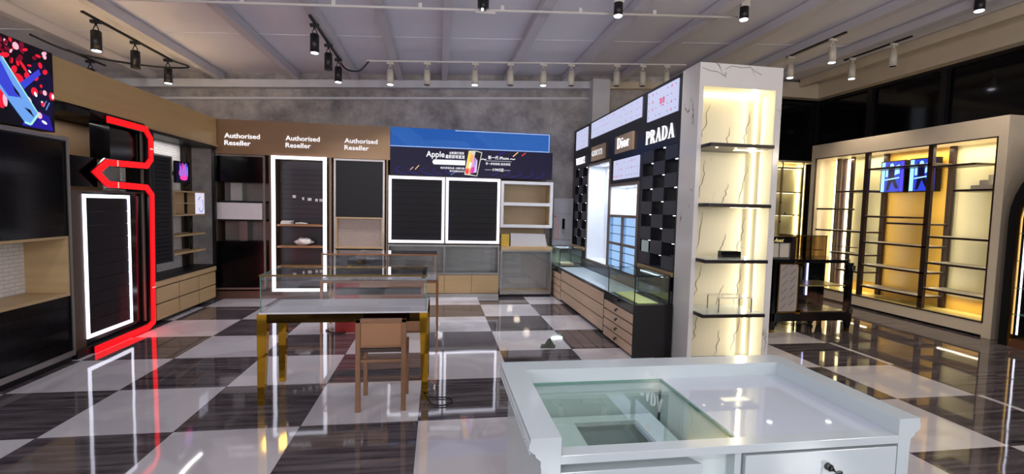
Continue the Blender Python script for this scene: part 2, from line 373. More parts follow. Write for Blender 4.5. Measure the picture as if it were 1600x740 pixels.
# serif capitals drawn as thick and thin strokes on a unit-high box: (points, start width, end width)
def arc(cx, cy, rx, ry, a0, a1, n=10): return [(cx+rx*math.cos(math.radians(a0+(a1-a0)*i/n)), cy+ry*math.sin(math.radians(a0+(a1-a0)*i/n))) for i in range(n+1)]
TH, TN = 0.15, 0.04
GLY = {
 'P': (0.62, [([(0.16, 0), (0.16, 1)], TH), ([(0.02, 0.02), (0.32, 0.02)], TN), ([(0.02, 0.98), (0.34, 0.98)], TN), (arc(0.3, 0.72, 0.24, 0.24, 90, -90), 'crescent')]),
 'R': (0.72, [([(0.16, 0), (0.16, 1)], TH), ([(0.02, 0.02), (0.32, 0.02)], TN), ([(0.02, 0.98), (0.34, 0.98)], TN), (arc(0.3, 0.74, 0.24, 0.22, 90, -90), 'crescent'), ([(0.34, 0.5), (0.62, 0.0)], TH), ([(0.5, 0.02), (0.72, 0.02)], TN)]),
 'A': (0.8, [([(0.12, 0.02), (0.4, 1)], TN), ([(0.38, 1), (0.66, 0.0)], TH), ([(0.22, 0.33), (0.56, 0.33)], TN), ([(0.0, 0.02), (0.24, 0.02)], TN), ([(0.52, 0.02), (0.8, 0.02)], TN)]),
 'D': (0.78, [([(0.16, 0), (0.16, 1)], TH), ([(0.02, 0.02), (0.34, 0.02)], TN), ([(0.02, 0.98), (0.34, 0.98)], TN), (arc(0.3, 0.5, 0.36, 0.47, 90, -90), 'crescent')]),
 'I': (0.32, [([(0.16, 0), (0.16, 1)], TH), ([(0.02, 0.02), (0.3, 0.02)], TN), ([(0.02, 0.98), (0.3, 0.98)], TN)]),
 'U': (0.8, [([(0.16, 1), (0.16, 0.35)], TH), (arc(0.4, 0.34, 0.24, 0.3, 180, 360), 0.08), ([(0.64, 0.34), (0.64, 1)], TN), ([(0.0, 0.98), (0.32, 0.98)], TN), ([(0.52, 0.98), (0.76, 0.98)], TN)]),
 'C': (0.76, [(arc(0.44, 0.5, 0.34, 0.46, 55, 305, 16), 'crescent'), ([(0.64, 0.72), (0.64, 0.98)], TN)]),
 'G': (0.8, [(arc(0.44, 0.5, 0.34, 0.46, 55, 305, 16), 'crescent'), ([(0.64, 0.72), (0.64, 0.98)], TN), ([(0.66, 0.05), (0.66, 0.42)], 0.12), ([(0.5, 0.42), (0.8, 0.42)], TN)]),
 'V': (0.74, [([(0.1, 1), (0.38, 0)], TH), ([(0.38, 0), (0.62, 1)], TN), ([(0, 0.98), (0.26, 0.98)], TN), ([(0.5, 0.98), (0.74, 0.98)], TN)]),
 'E': (0.62, [([(0.16, 0), (0.16, 1)], TH), ([(0.02, 0.02), (0.56, 0.02)], TN), ([(0.02, 0.98), (0.54, 0.98)], TN), ([(0.16, 0.52), (0.42, 0.52)], TN), ([(0.54, 0.02), (0.58, 0.25)], TN), ([(0.52, 0.98), (0.54, 0.78)], TN), ([(0.42, 0.42), (0.42, 0.62)], TN)]),
 'S': (0.6, [(arc(0.3, 0.74, 0.2, 0.22, 30, 200, 10)+arc(0.3, 0.26, 0.22, 0.24, 60, -160, 12), 0.12)]),
 'i': (0.32, [([(0.16, 0), (0.16, 0.62)], 0.14), ([(0.04, 0.02), (0.28, 0.02)], TN), ([(0.04, 0.6), (0.16, 0.6)], TN), ([(0.16, 0.76), (0.16, 0.9)], 0.14)]),
 'o': (0.58, [(arc(0.28, 0.31, 0.19, 0.29, 0, 360, 18), 'crescent')]),
 'r': (0.46, [([(0.14, 0), (0.14, 0.62)], 0.14), ([(0.02, 0.02), (0.28, 0.02)], TN), ([(0.02, 0.6), (0.14, 0.6)], TN), ([(0.16, 0.42), (0.28, 0.58), (0.42, 0.55)], 0.07)]),
}
def serif(name, body, o, u, v, n, width, height, m, parent, depth=0.012):
    tot = sum(GLY[c][0]+0.08 for c in body) - 0.08
    kx = width/tot; ky = height; u = Vector(u); v = Vector(v); n = Vector(n); o = Vector(o)
    sh = []; x = 0
    def quad(a, b, wa, wb):
        a = Vector(a); b = Vector(b); d = (b-a)
        if d.length < 1e-6: return
        p = Vector((-d.y, d.x)).normalized()
        q = [a-p*wa/2, b-p*wb/2, b+p*wb/2, a+p*wa/2]
        sh.append(('prism', [tuple(o + u*((t.x+x)*kx) + v*(t.y*ky)) for t in q], tuple(n*depth)))
    for c in body:
        for pts, w in GLY[c][1]:
            for i, (a, b) in enumerate(zip(pts, pts[1:])):
                if w == 'crescent':
                    cx = sum(p[0] for p in pts)/len(pts)
                    def ww(p):
                        xs = [q[0] for q in pts]; lo, hi = min(xs), max(xs); t = (p[0]-lo)/(hi-lo)
                        if body[0:1] and c in 'CG': t = 1-t
                        if c == 'o': t = abs(2*t-1)
                        return TN + (TH-TN)*max(0, t)**1.3
                    quad(a, b, ww(a), ww(b))
                else: quad(a, b, w, w)
        x += GLY[c][0] + 0.08
    return part(name, m, sh, parent)

# ================================================================== THE SETTING
struct('floor', floor_m, [B(-8.2, 8.2, -8.5, 5.4, -0.06, 0)])
cl = bpy.data.meshes.new('ceiling')
struct('ceiling', ceil_m, [('prism', [(-8.2, -8.5, ceil_z(-8.2)), (8.2, -8.5, ceil_z(8.2)), (8.2, -8.5, ceil_z(8.2)+0.1), (-8.2, -8.5, ceil_z(-8.2)+0.1)], (0, 13.9, 0))])
struct('wall_left', conc, [B(-8.3, -8.2, -8.5, 5.4, 0, 3.45)])
struct('wall_back', conc, [('prism', [(-8.2, 4.5, 0), (5.6, 4.5, 0), (5.6, 4.5, ceil_z(5.6)), (-8.2, 4.5, ceil_z(-8.2))], (0, 0.2, 0))])
JX = [-5.6, -4.46, -3.45, -2.26, -1.30, -0.555, 0.2, 1.31, 2.39, 3.42, 4.53, 5.62, 6.55]
for i, x in enumerate(JX):
    w = 0.05 if x < 1 else 0.065
    zt = ceil_z(x)
    struct('trim_%d' % (i+1), joist_m, [B(x-w, x+w, -8.4, 4.48, zt-0.14, zt-0.125), B(x-w*0.74, x+w*0.74, -8.4, 4.48, zt-0.126, zt-0.016), B(x-w*0.4, x+w*0.4, -8.4, 4.48, zt-0.017, zt+0.01)])
def slope_beam(name, m, x0, x1, y0, y1, dz0, dz1):
    return struct(name, m, [('prism', [(x0, y0, ceil_z(x0)+dz0), (x1, y0, ceil_z(x1)+dz0), (x1, y0, ceil_z(x1)+dz1), (x0, y0, ceil_z(x0)+dz1)], (0, y1-y0, 0))])
slope_beam('trim_14', white_paint, -8.2, 2.86, 4.36, 4.5, -0.26, -0.135)
slope_beam('trim_15', white_paint, -8.2, 2.86, 4.46, 4.5, -0.44, -0.40)
slope_beam('trim_16', cream_paint, 3.18, 5.6, 4.36, 4.5, -0.26, -0.135)
slope_beam('trim_17', ceil_m, -8.2, 8.2, 2.62, 2.64, -0.006, 0.0)
slope_beam('trim_18', ceil_m, -8.2, 8.2, 0.1, 0.12, -0.006, 0.0)
struct('trim_19', white_paint, [B(2.86, 3.18, 4.2, 4.5, 0, 3.9)])
struct('trim_20', cream_paint, [('prism', [(7.8, -8.4, 3.92), (8.0, -8.4, 3.92), (8.0, -8.4, 4.3), (7.8, -8.4, 4.3)], (0, 13.2, 0)), B(5.6, 7.8, 4.62, 4.8, 3.92, 4.22)])
struct('trim_21', cream_paint, [('prism', [(7.35, -8.4, 4.12), (7.43, -8.4, 4.12), (7.43, -8.4, 4.27), (7.35, -8.4, 4.27)], (0, 13.0, 0))])
struct('wall_right', dark_glass, [B(8.05, 8.15, -8.5, 5.3, 0, 4.3)])
wn = 0
for y in (-5.5, -4.2, -2.9, -1.6, -0.3, 1.0, 2.3, 3.6):
    wn += 1
    struct('window_%d' % wn, mullion_m, frame_shapes('x', y, y+1.3, 0.1, 3.92, 7.98, 8.05, 0.05))
for x in (5.7, 6.85):
    wn += 1
    struct('window_%d' % wn, mullion_m, frame_shapes('y', x, x+1.15, 0.1, 3.92, 4.92, 5.0, 0.05))
struct('wall_back.001', dark_glass, [B(5.6, 8.1, 5.0, 5.1, 0, 4.3)])

# ceiling conduits
def conduit(name, y, x0, x1, r, label, dz=-0.17, m=white_plastic):
    o = single(name, m, [('tube', [(x0, y, ceil_z(x0)+dz), ((x0+x1)/2, y, ceil_z((x0+x1)/2)+dz-0.004), (x1, y, ceil_z(x1)+dz)], r, 8)] +
        [B(x-0.02, x+0.02, y-0.012, y+0.012, ceil_z(x)+dz, ceil_z(x)+dz+0.05) for x in (x0+0.3+0.9*i for i in range(int((x1-x0)/0.9)))], label, 'conduit', (x0, y, ceil_z(x0)+dz))
    return o
conduit('ceiling_conduit', 1.22, -4.0, 3.66, 0.014, 'thin white conduit crossing the ceiling joists near the top of the view')

# ================================================================== TRACK LAMPS
def lamp_proto(name, label, m, lens, long=0.19, r=0.05, lit=True):
    t = thing(name, label, 'spotlight', (0, 0, 0))
    part('adapter', m, [B(-0.05, 0.05, -0.018, 0.018, -0.035, 0.0), ('cyl', (0, 0, -0.035), (0, 0, -0.06), 0.012, 0.012, 10)], t)
    part('yoke', m, [('tube', [(-0.026, 0, -0.14), (-0.024, 0, -0.09), (-0.01, 0, -0.06), (0.01, 0, -0.06), (0.024, 0, -0.09), (0.026, 0, -0.14)], 0.006, 6)], t)
    part('housing', m, [('cyl', (0, 0, -0.115), (0, 0, -0.125), r*0.85, r, 24), ('cyl', (0, 0, -0.125), (0, 0, -0.125-long), r, r, 24), ('cyl', (0, 0, -0.125-long), (0, 0, -0.14-long), r*1.02, r*1.02, 24)], t)
    part('lens', lens, [('cyl', (0, 0, -0.1405-long), (0, 0, -0.144-long), r*0.86, r*0.8, 24)], t)
    return t
lens_off = mat('lamp_reflector', (70, 66, 64), 0.3, 0.4)
black_m = mat('black_lamp_body', (20, 18, 20), 0.4)
P = {}
def place_lamp(kind, x, y, label, dz, group):
    z = ceil_z(x) + dz
    if kind not in P:
        col, st = kind
        P[kind] = lamp_proto('track_spotlight', label, black_m if col == 'black' else beige_plastic, led_spot if st == 'on' else lens_off)
        o = P[kind]; o.location = (x, y, z); o['group'] = group
    else: o = copy_thing(P[kind], (x, y, z), label, group)
    if kind[1] == 'on':
        l = light('spot_beam', 'SPOT', (x, y, z-0.36), SPOT_W, (0.93, 0.93, 1.0) if x < 3 else (1, 0.84, 0.66), spot_size=1.75, spot_blend=0.7, shadow_soft_size=0.04)
    return o
def track(x0, x1, y0, y1, m, label, dz=-0.145):
    return single('lighting_track', m, [('prism', [(x0, y0, ceil_z(x0)+dz-0.02), (x1, y1, ceil_z(x1)+dz-0.02), (x1, y1, ceil_z(x1)+dz), (x0, y0, ceil_z(x0)+dz)], (0.03, 0, 0) if abs(y1-y0) > abs(x1-x0) else (0, 0.03, 0))], label, 'lighting track', (x0, y0, ceil_z(x0)+dz))
track(-3.63, -3.63, 1.6, 3.35, black_m, 'black lighting track at upper left over the gold fascia, carrying three lamps')
track(-4.655, -4.655, 2.9, 3.6, black_m, 'short black lighting track mostly hidden behind the gold fascia top')
track(-1.34, -1.34, 1.55, 3.2, black_m, 'black lighting track left of centre carrying three close hung black lamps')
track(-0.95, 4.1, 3.2, 3.2, white_plastic, 'long white lighting track running across the back of the ceiling')
track(5.55, 5.55, 1.64, 2.75, black_m, 'shorter black lighting track at right, nearer the marble column')
track(6.68, 6.68, 1.72, 2.85, black_m, 'black lighting track at right, nearer the dark windows')
g1 = 'black track lamps at the left'; D = -0.169
place_lamp(('black', 'on'), -3.615, 1.8, 'black spotlight at far upper left, nearest of three on its track', D, g1)
place_lamp(('black', 'off'), -3.615, 2.48, 'unlit black spotlight in the middle of the upper left track', D, g1)
place_lamp(('black', 'on'), -3.615, 3.2, 'lit black spotlight at the far end of the upper left track by a hanging cable', D, g1)
place_lamp(('black', 'off'), -4.64, 3.3, 'black spotlight half hidden behind the top of the gold fascia', D, g1)
place_lamp(('black', 'on'), -1.325, 1.76, 'lit black spotlight, largest of the three left of centre', D, 'black track lamps left of centre')
place_lamp(('black', 'off'), -1.325, 2.46, 'unlit black spotlight between two lit ones left of centre', D, 'black track lamps left of centre')
place_lamp(('black', 'on'), -1.325, 3.08, 'lit black spotlight with a black cable curving away from it to the white track', D, 'black track lamps left of centre')
wh = [(-0.61, 1, 'lit white spotlight at the left end of the long white track'), (-0.07, 0, 'unlit white spotlight, second from the left on the long white track'), (0.65, 1, 'tilted lit white spotlight, third from the left on the long white track'),
      (1.2, 0, 'unlit white spotlight, fourth from the left on the long white track'), (1.72, 1, 'lit white spotlight in the middle of the long white track, fifth from the left'), (2.17, 0, 'unlit white spotlight directly left of the square white pillar top'),
      (2.92, 0, 'unlit white spotlight right of the square white pillar top'), (3.36, 0, 'unlit white spotlight above the large calendar screen, second from the track end'), (3.77, 0, 'unlit white spotlight at the right end of the long white track')]
for x, on, lb in wh: place_lamp(('white', 'on' if on else 'off'), x, 3.21, lb, D, 'white lamps on the long track')
for x, y, on, lb in ((5.56, 2.65, 1, 'lit white spotlight nearest the marble column top'), (5.56, 1.85, 1, 'lit white spotlight at the raised end of the nearer right track'), (6.69, 2.68, 1, 'lit white spotlight on the far right track, lower end'), (6.69, 1.98, 0, 'unlit white spotlight on the far right track, near the dark window')):
    place_lamp(('white', 'on' if on else 'off'), x, y, lb, D, 'white lamps on the two right tracks')
for x, y, lb in ((2.11, 1.1, 'short black ceiling downlight at top right of centre'), (3.67, 1.1, 'short black ceiling downlight above the marble column'), (6.39, 0.65, 'ceiling downlight cut by the top edge at the far right')):
    t = thing('ceiling_downlight', lb, 'downlight', (x, y, ceil_z(x)-0.1), 'short ceiling downlights'); z = ceil_z(x)
    part('housing', black_m, [('cyl', (x, y, z-0.1), (x, y, z-0.24), 0.05, 0.05, 24)], t); part('lens', led_spot, [('cyl', (x, y, z-0.24), (x, y, z-0.25), 0.046, 0.04, 24)], t)
    part('bracket', white_plastic, [B(x-0.05, x+0.06, y-0.02, y+0.02, z-0.10, z-0.005)], t)
    light('spot_beam', 'SPOT', (x, y, z-0.28), SPOT_W, (0.97, 0.92, 0.9) if x < 3 else (1, 0.85, 0.7), spot_size=1.9, spot_blend=0.7, shadow_soft_size=0.04)
t = thing('wireless_camera', 'small dark device with a white lens on the conduit at the top centre', 'ceiling device', (0.58, 1.16, ceil_z(0.58)-0.24))
part('body', black_m, [('cyl', (0.58, 1.16, 3.80), (0.58, 1.16, 3.70), 0.05, 0.035, 12), B(0.52, 0.56, 1.14, 1.18, 3.72, 3.86), B(0.60, 0.64, 1.14, 1.18, 3.72, 3.86)], t)
part('lens', sign_w, [('ball', (0.57, 1.13, 3.69), 0.018, (1, 1, 1))], t); part('bracket', white_plastic, [B(0.5, 0.72, 1.2, 1.22, 3.68, 3.71)], t)
def cable(name, pts, r, label):
    out = []
    for i in range(len(pts)-1):
        p0, p1, p2, p3 = [Vector(pts[max(0, min(len(pts)-1, j))]) for j in (i-1, i, i+1, i+2)]
        for k in range(8):
            t_ = k/8; out.append(0.5*((2*p1)+(-p0+p2)*t_+(2*p0-5*p1+4*p2-p3)*t_*t_+(-p0+3*p1-3*p2+p3)*t_**3))
    out.append(Vector(pts[-1]))
    return single(name, rubber, [('tube', out, r, 8)], label, 'cable', tuple(pts[0]))
cable('power_cable', [(-3.61, 3.35, 3.50), (-3.45, 3.4, 3.44), (-3.7, 2.9, 3.30), (-4.2, 2.4, 3.27), (-4.55, 2.2, 3.40)], 0.012, 'black cable sagging below the upper left track lamps')
cable('power_cable', [(-1.325, 3.22, 3.60), (-1.22, 3.2, 3.5), (-1.05, 3.2, 3.5), (-0.92, 3.2, 3.64)], 0.012, 'short black cable linking the centre lamps to the white track')

# ================================================================== LEFT WALL
X = -3.25
t = thing('slatwall_cabinet', 'tall black slatwall cabinet with pale wood niche at the left edge', 'cabinet', (-3.5, 0.0, 0))
part('carcass', black_satin, [B(-3.75, -3.62, -0.9, 0.8, 0.06, 2.07), B(-3.62, X+0.004, 0.77, 0.8, 0.06, 2.07), B(-3.62, X, -0.9, 0.77, 2.04, 2.07)], t)
part('frame', alum, [B(X, X+0.012, -0.9, 0.8, 2.055, 2.09), B(X, X+0.012, 0.775, 0.8, 0.06, 2.055), B(X, X+0.012, -0.9, 0.775, 0.06, 0.11)], t)
def slats(y0, y1, z0, z1, n, x=X-0.03, wy=0):
    h = (z1-z0)/n
    return [B(x-0.02, x, y0, y1, z0+i*h, z0+(i+1)*h-0.008) for i in range(n)] + [B(x-0.03, x-0.02, y0, y1, z0, z1)]
part('slat_panel', slat_dark, slats(-0.9, 0.77, 1.19, 2.04, 8), t)
part('glass_pane', g_smoke, [B(X-0.01, X-0.004, -0.9, 0.77, 1.19, 2.04)], t)
part('niche', wood_light, [B(-3.6, X+0.002, -0.9, 0.775, 1.163, 1.185), B(-3.6, X+0.002, -0.9, 0.775, 0.63, 0.66), B(-3.6, X+0.002, 0.752, 0.775, 0.66, 1.163)], t)
part('niche_back', brick_w, [B(-3.61, -3.60, -0.9, 0.752, 0.66, 1.163)], t, label='white brick patterned back board')
part('slat_panel', slat_dark, slats(-0.9, 0.77, 0.11, 0.63, 5), t); part('glass_pane', g_smoke, [B(X-0.01, X-0.004, -0.9, 0.77, 0.11, 0.63)], t)
part('plinth', black_satin, [B(-3.7, X-0.02, -0.9, 0.79, 0, 0.06)], t)

t = thing('video_screen', 'large video wall screen showing a blue phone among red petals', 'screen', (-3.3, -0.1, 2.1))
part('casing', black_satin, [B(-3.34, X-0.002, -0.9, 0.665, 2.112, 2.80)], t)
nv = emit('navy_glow', (14, 10, 46), 1.0); bl1 = emit('screen_blue', (52, 60, 190), 1.2); bl2 = emit('screen_skyblue', (98, 146, 214), 1.2); mint = emit('screen_mint', (150, 214, 200), 1.2)
rd1 = emit('screen_red', (214, 24, 48), 1.2); rd2 = emit('screen_darkred', (120, 10, 40), 1.0); pk = emit('screen_pink', (240, 170, 190), 1.2); blk = emit('screen_dark', (12, 8, 22), 0.6); bl3 = emit('screen_deepblue', (36, 20, 150), 1.0); wht = emit('screen_white', (226, 232, 240), 1.2)
p = Picture('picture', (X, -0.9, 2.12), (0, 1, 0), (0, 0, 1), (1, 0, 0))     # u 0..1.56, v 0..0.67 ; visible part is u>1.02
p.clip = (1.555, 0.672)
p.rect(0, 0, 1.555, 0.672, blk)
for a in range(10): p.disc(1.42-0.02*a, 0.30-0.012*a, 0.17-0.012*a, 0.26-0.02*a, nv if a < 5 else bl3 if a > 8 else nv)
p.poly([(1.22, 0.0), (1.54, 0.0), (1.50, 0.12), (1.28, 0.17)], bl3)
for i in range(46):
    u = 1.02 + 0.46*random.random(); v = 0.66 - 0.56*random.random()**1.3
    if abs((u-1.0)+(v-0.62)*0.9) > 0.45 and v < 0.4: continue
    p.disc(u, v, 0.012+0.02*random.random(), 0.008+0.022*random.random(), (rd1, rd2, rd2, rd1, pk, rd2)[i % 6], rot=random.random()*3)
for u, v, a, b_, r_ in ((1.08, 0.52, 0.05, 0.02, 0.4), (1.2, 0.36, 0.05, 0.05, 0), (1.35, 0.30, 0.035, 0.035, 0.5), (1.03, 0.18, 0.04, 0.08, 0.2), (1.53, 0.3, 0.03, 0.035, 0), (1.25, 0.48, 0.05, 0.015, 2.3), (1.16, 0.43, 0.04, 0.025, 1)): p.disc(u, v, a, b_, rd1, rot=r_)
for u, v, a, b_, r_ in ((1.29, 0.22, 0.035, 0.02, 2.4), (1.36, 0.28, 0.014, 0.022, 0.5), (1.54, 0.3, 0.014, 0.022, 0), (1.07, 0.17, 0.02, 0.05, 0.1), (1.44, 0.06, 0.03, 0.012, 2.8), (1.14, 0.57, 0.02, 0.01, 1), (1.31, 0.455, 0.016, 0.008, 2.6)): p.disc(u, v, a, b_, pk if u < 1.3 else wht, rot=r_)
p.poly([(1.20, 0.33), (1.24, 0.29), (1.42, 0.46), (1.40, 0.50)], bl1)
p.poly([(0.98, 0.52), (1.06, 0.50), (1.38, 0.12), (1.30, 0.02), (1.24, 0.03), (0.98, 0.30)], bl2)
p.poly([(0.98, 0.46), (1.04, 0.47), (1.20, 0.22), (1.10, 0.21), (0.98, 0.34)], bl1)
p.poly([(1.14, 0.31), (1.20, 0.25), (1.22, 0.21), (1.16, 0.26)], blk); p.poly([(1.24, 0.15), (1.28, 0.12), (1.34, 0.08), (1.30, 0.14)], blk)
p.line([(1.38, 0.12), (1.30, 0.02), (1.24, 0.03)], 0.02, mint); p.line([(1.06, 0.50), (1.38, 0.12)], 0.012, mint)
p.line([(1.46, 0.17), (1.50, 0.24)], 0.01, bl2); p.line([(1.43, 0.19), (1.47, 0.25)], 0.006, bl2); p.disc(1.42, 0.23, 0.01, 0.008, wht)
p.done(t)

t = thing('sign_fascia', 'long champagne gold fascia along the top of the left wall', 'fascia', (-3.4, 2.2, 2.3))
part('panel', gold_fascia, [B(-3.45, X-0.01, 0.67, 1.98, 2.41, 2.79), B(-3.45, X-0.01, 1.98, 3.80, 2.37, 2.79), B(-4.1, -3.45, 0.67, 3.8, 2.75, 2.79)], t)
part('lower_lip', wood_light, [B(-3.45, X+0.02, 2.06, 3.78, 2.365, 2.39)], t)

t = thing('light_box_alcove', 'black alcove unit with white LED rectangle beside the red neon line', 'display unit', (-3.5, 1.4, 0))
part('back_panel', brown_dark, [B(-3.80, -3.76, 0.81, 2.06, 1.60, 2.40)], t)
part('wall_lining', brown_fascia, [B(-3.76, -3.74, 0.81, 2.03, 1.62, 2.33)], t)
part('canopy', black_satin, [('prism', [(X, 0.81, 2.405), (X, 1.975, 2.405), (X, 1.975, 2.36), (X, 2.03, 2.36), (X, 2.03, 2.335), (X, 1.32, 2.335), (X, 1.07, 2.41-0.02), (X, 0.8, 2.40)], (-0.5, 0, 0)), B(-3.75, X, 0.81, 1.1, 2.33, 2.405)], t)
part('base_cabinet', brown_dark, [B(-3.75, X-0.04, 0.81, 1.02, 0.07, 1.62), B(-3.75, X-0.04, 1.02, 2.06, 1.60, 1.62)], t, 0.003)
part('front_panel', black_gloss, [B(-3.75, X-0.045, 1.02, 2.02, 0.07, 1.60)], t, 0.003)
part('plinth', black_satin, [B(-3.75, X-0.005, 0.84, 2.04, 0, 0.07)], t)
part('led_frame', led_w, frame_shapes('x', 1.02, 1.72, 0.148, 1.577, X-0.045, X-0.03, 0.035), t)
part('slat_panel', slat_dark, [B(X-0.045, X-0.036, 1.053, 1.687, 0.185+k*0.1355, 0.185+(k+1)*0.1355-0.003) for k in range(10)], t)
part('wall_panel', scr_black, [B(-3.5, X-0.06, 1.47, 2.02, 1.95, 2.335)], t, label='square black panel behind the upper neon bend')
part('monitor', scr_black, [B(-3.6, X-0.03, 0.84, 1.22, 1.65, 1.94)], t, label='black box with a shiny corner standing on the base')
part('side_post', black_satin, [B(-3.5, X-0.002, 2.035, 2.095, 0, 2.36)], t); part('upright', cabin_frame, [B(-3.3, X-0.03, 1.96, 1.985, 0.1, 2.33)], t)

# red neon line, bent profile in the plane of the alcove front
pts = [(1.30, 2.345), (1.93, 2.345), (2.03, 2.25), (2.03, 2.01), (1.94, 1.925), (1.28, 1.905), (1.12, 1.795), (1.28, 1.685), (1.93, 1.675), (2.03, 1.59), (2.0, 0.08), (1.88, 0.015), (1.04, 0.012)]
t = thing('neon_strip', 'glowing red neon line bent like a number two down to the floor', 'neon light', (X, 1.6, 0))
pts[-2] = (1.90, 0.04); pts[-1] = (1.03, 0.035)
def ribbon(pts, w, x0, x1):
    L_ = []; R_ = []
    for i, p_ in enumerate(pts):
        a = Vector(pts[max(i-1, 0)]); b = Vector(p_); c = Vector(pts[min(i+1, len(pts)-1)])
        d1 = (b-a).normalized() if i else (c-b).normalized(); d2 = (c-b).normalized() if i < len(pts)-1 else d1
        n1 = Vector((-d1.y, d1.x)); n2 = Vector((-d2.y, d2.x)); mm_ = (n1+n2).normalized(); k = w/2/max(0.4, mm_.dot(n1))
        L_.append(b+mm_*k); R_.append(b-mm_*k)
    return [('prism', [(x0, L_[i].x, L_[i].y), (x0, L_[i+1].x, L_[i+1].y), (x0, R_[i+1].x, R_[i+1].y), (x0, R_[i].x, R_[i].y)], (x1-x0, 0, 0)) for i in range(len(pts)-1)]
part('neon_tube', led_red, ribbon(pts, 0.062, X+0.02, X+0.035), t)
part('backing_channel', black_gloss, ribbon(pts, 0.085, X+0.001, X+0.02), t)
part('joint', led_seam, [B(X+0.0355, X+0.0365, 1.998, 2.062, 2.12, 2.135)], t); part('joint', led_seam, [B(X+0.0355, X+0.0365, 1.42, 1.435, 1.878, 1.94)], t)
part('joint', led_seam, [B(X+0.0355, X+0.0365, 1.42, 1.435, 1.65, 1.712)], t); part('joint', led_seam, [B(X+0.0355, X+0.0365, 1.978, 2.042, 0.49, 0.50)], t)
light('neon_glow', 'AREA', (X+0.08, 1.5, 0.10), 5, (1, 0.02, 0.03), shape='RECTANGLE', size=0.9, size_y=0.05).rotation_euler = (0, -PI/2, PI/2)

t = thing('wall_display_cabinet', 'wall display bay with black pegboard door and six pale wood drawers', 'cabinet', (-3.5, 2.9, 0))
part('canopy', black_satin, [B(-3.75, X+0.0, 2.10, 3.76, 2.33, 2.365)], t)
part('post', black_satin, [B(X-0.04, X, 2.10, 2.14, 0.56, 2.33)], t); part('post', black_satin, [B(X-0.04, X, 3.68, 3.72, 0.56, 2.33)], t); part('post', black_satin, [B(-3.56, -3.52, 3.42, 3.47, 0.56, 2.33)], t)
part('back_panel', brick_w, [B(-3.62, -3.60, 2.14, 3.44, 0.56, 2.33)], t, label='white brick patterned back board'); part('back_panel', brown_dark, [B(-3.62, -3.60, 3.44, 3.76, 0.56, 2.33)], t)
part('pegboard_door', slat_dark, slats(2.16, 2.62, 0.74, 2.08, 26, X-0.06), t)
part('door_frame', alum, frame_shapes('x', 2.15, 2.63, 0.72, 2.10, X-0.09, X-0.05, 0.018), t)
wb = part('box_shelf', wood_light, [B(-3.55, X-0.04, 2.64, 3.46, 1.645, 1.665), B(-3.55, X-0.04, 2.64, 3.46, 1.325, 1.345), B(-3.55, X-0.04, 2.64, 2.66, 1.345, 1.645), B(-3.55, X-0.05, 2.66, 3.2, 1.49, 1.502), B(-3.55, X-0.04, 3.44, 3.46, 1.345, 1.645), B(-3.56, -3.55, 2.66, 3.44, 1.345, 1.645)], t)
pw = emit('screen_pale', (214, 210, 232), 1.0); pb = emit('screen_strokeblue', (40, 110, 190), 1.0)
part('small_screen', pw, [B(X-0.05, X-0.038, 3.20, 3.44, 1.345, 1.645)], wb, label='small white picture screen with blue swirl')
p = Picture('picture', (X-0.038, 3.20, 1.345), (0, 1, 0), (0, 0, 1), (1, 0, 0)); p.line(arc(0.14, 0.12, 0.07, 0.09, 200, 420, 12), 0.012, pb); p.line([(0.06, 0.2), (0.12, 0.25)], 0.012, bl3); p.done(wb)
for z in (1.07, 0.83): part('shelf', wood_light, [B(-3.56, X-0.04, 2.64, 3.46, z-0.025, z)], t, 0.003)
part('standpipe', rubber, [('tube', [(-3.42, 3.30, 1.665), (-3.42, 3.30, 1.70), (-3.42, 3.2, 1.715)], 0.012, 8), ('tube', [(-3.40, 3.28, 1.325), (-3.40, 3.28, 1.07)], 0.014, 8), ('tube', [(-3.40, 3.28, 1.045), (-3.40, 3.28, 0.83)], 0.014, 8), ('tube', [(-3.42, 3.3, 0.805), (-3.42, 3.3, 0.76), (-3.42, 3.12, 0.755)], 0.012, 8)], t, label='black pipe stand behind the shelves')
part('countertop', black_satin, [B(-3.75, X-0.02, 2.10, 3.74, 0.535, 0.56)], t); part('top_band', wood_light, [B(-3.4, X, 2.10, 3.70, 0.47, 0.535)], t)
part('carcass', black_satin, [B(-3.75, X-0.03, 2.10, 3.70, 0.04, 0.47)], t)
for k in range(3):
    for j in range(2):
        y0 = 2.13+k*0.52; part('drawer', wood_drawer, [B(X-0.03, X, y0, y0+0.50, 0.06+j*0.205, 0.25+j*0.205)], t, 0.003)
light('bay_fill', 'AREA', (-3.42, 2.9, 2.32), 3.5, (1, 0.97, 0.93), shape='RECTANGLE', size=0.04, size_y=1.2)  # added fill under the canopy to brighten the brick board
light('bay_fill', 'AREA', (-3.5, 1.45, 2.32), 2.5, (1, 0.95, 0.9), shape='RECTANGLE', size=0.04, size_y=0.9)  # same added fill inside the alcove
t = thing('small_monitor', 'small wall monitor showing a pink and blue splash', 'screen', (-3.44, 3.16, 1.76))
part('bezel', scr_black, [B(-3.47, -3.44, 2.99, 3.36, 1.775, 2.075)], t); part('wall_bracket', black_satin, [B(-3.60, -3.47, 3.14, 3.2, 1.88, 1.94)], t)
p = Picture('picture', (-3.44, 3.00, 1.80), (0, 1, 0), (0, 0, 1), (1, 0, 0)); p.rect(0, 0, 0.35, 0.25, nv)
pk2 = emit('screen_magenta', (226, 60, 150), 1.3); pur = emit('screen_violet', (110, 60, 220), 1.2)
for i in range(15):
    u = 0.08+0.015*i; h = 0.06+0.12*abs(math.sin(i*1.3)); p.disc(u, 0.09+h*0.4, 0.013, h*0.6, (pk2, pur, bl2)[i % 3])
p.disc(0.19, 0.05, 0.1, 0.035, pk2); p.done(t)

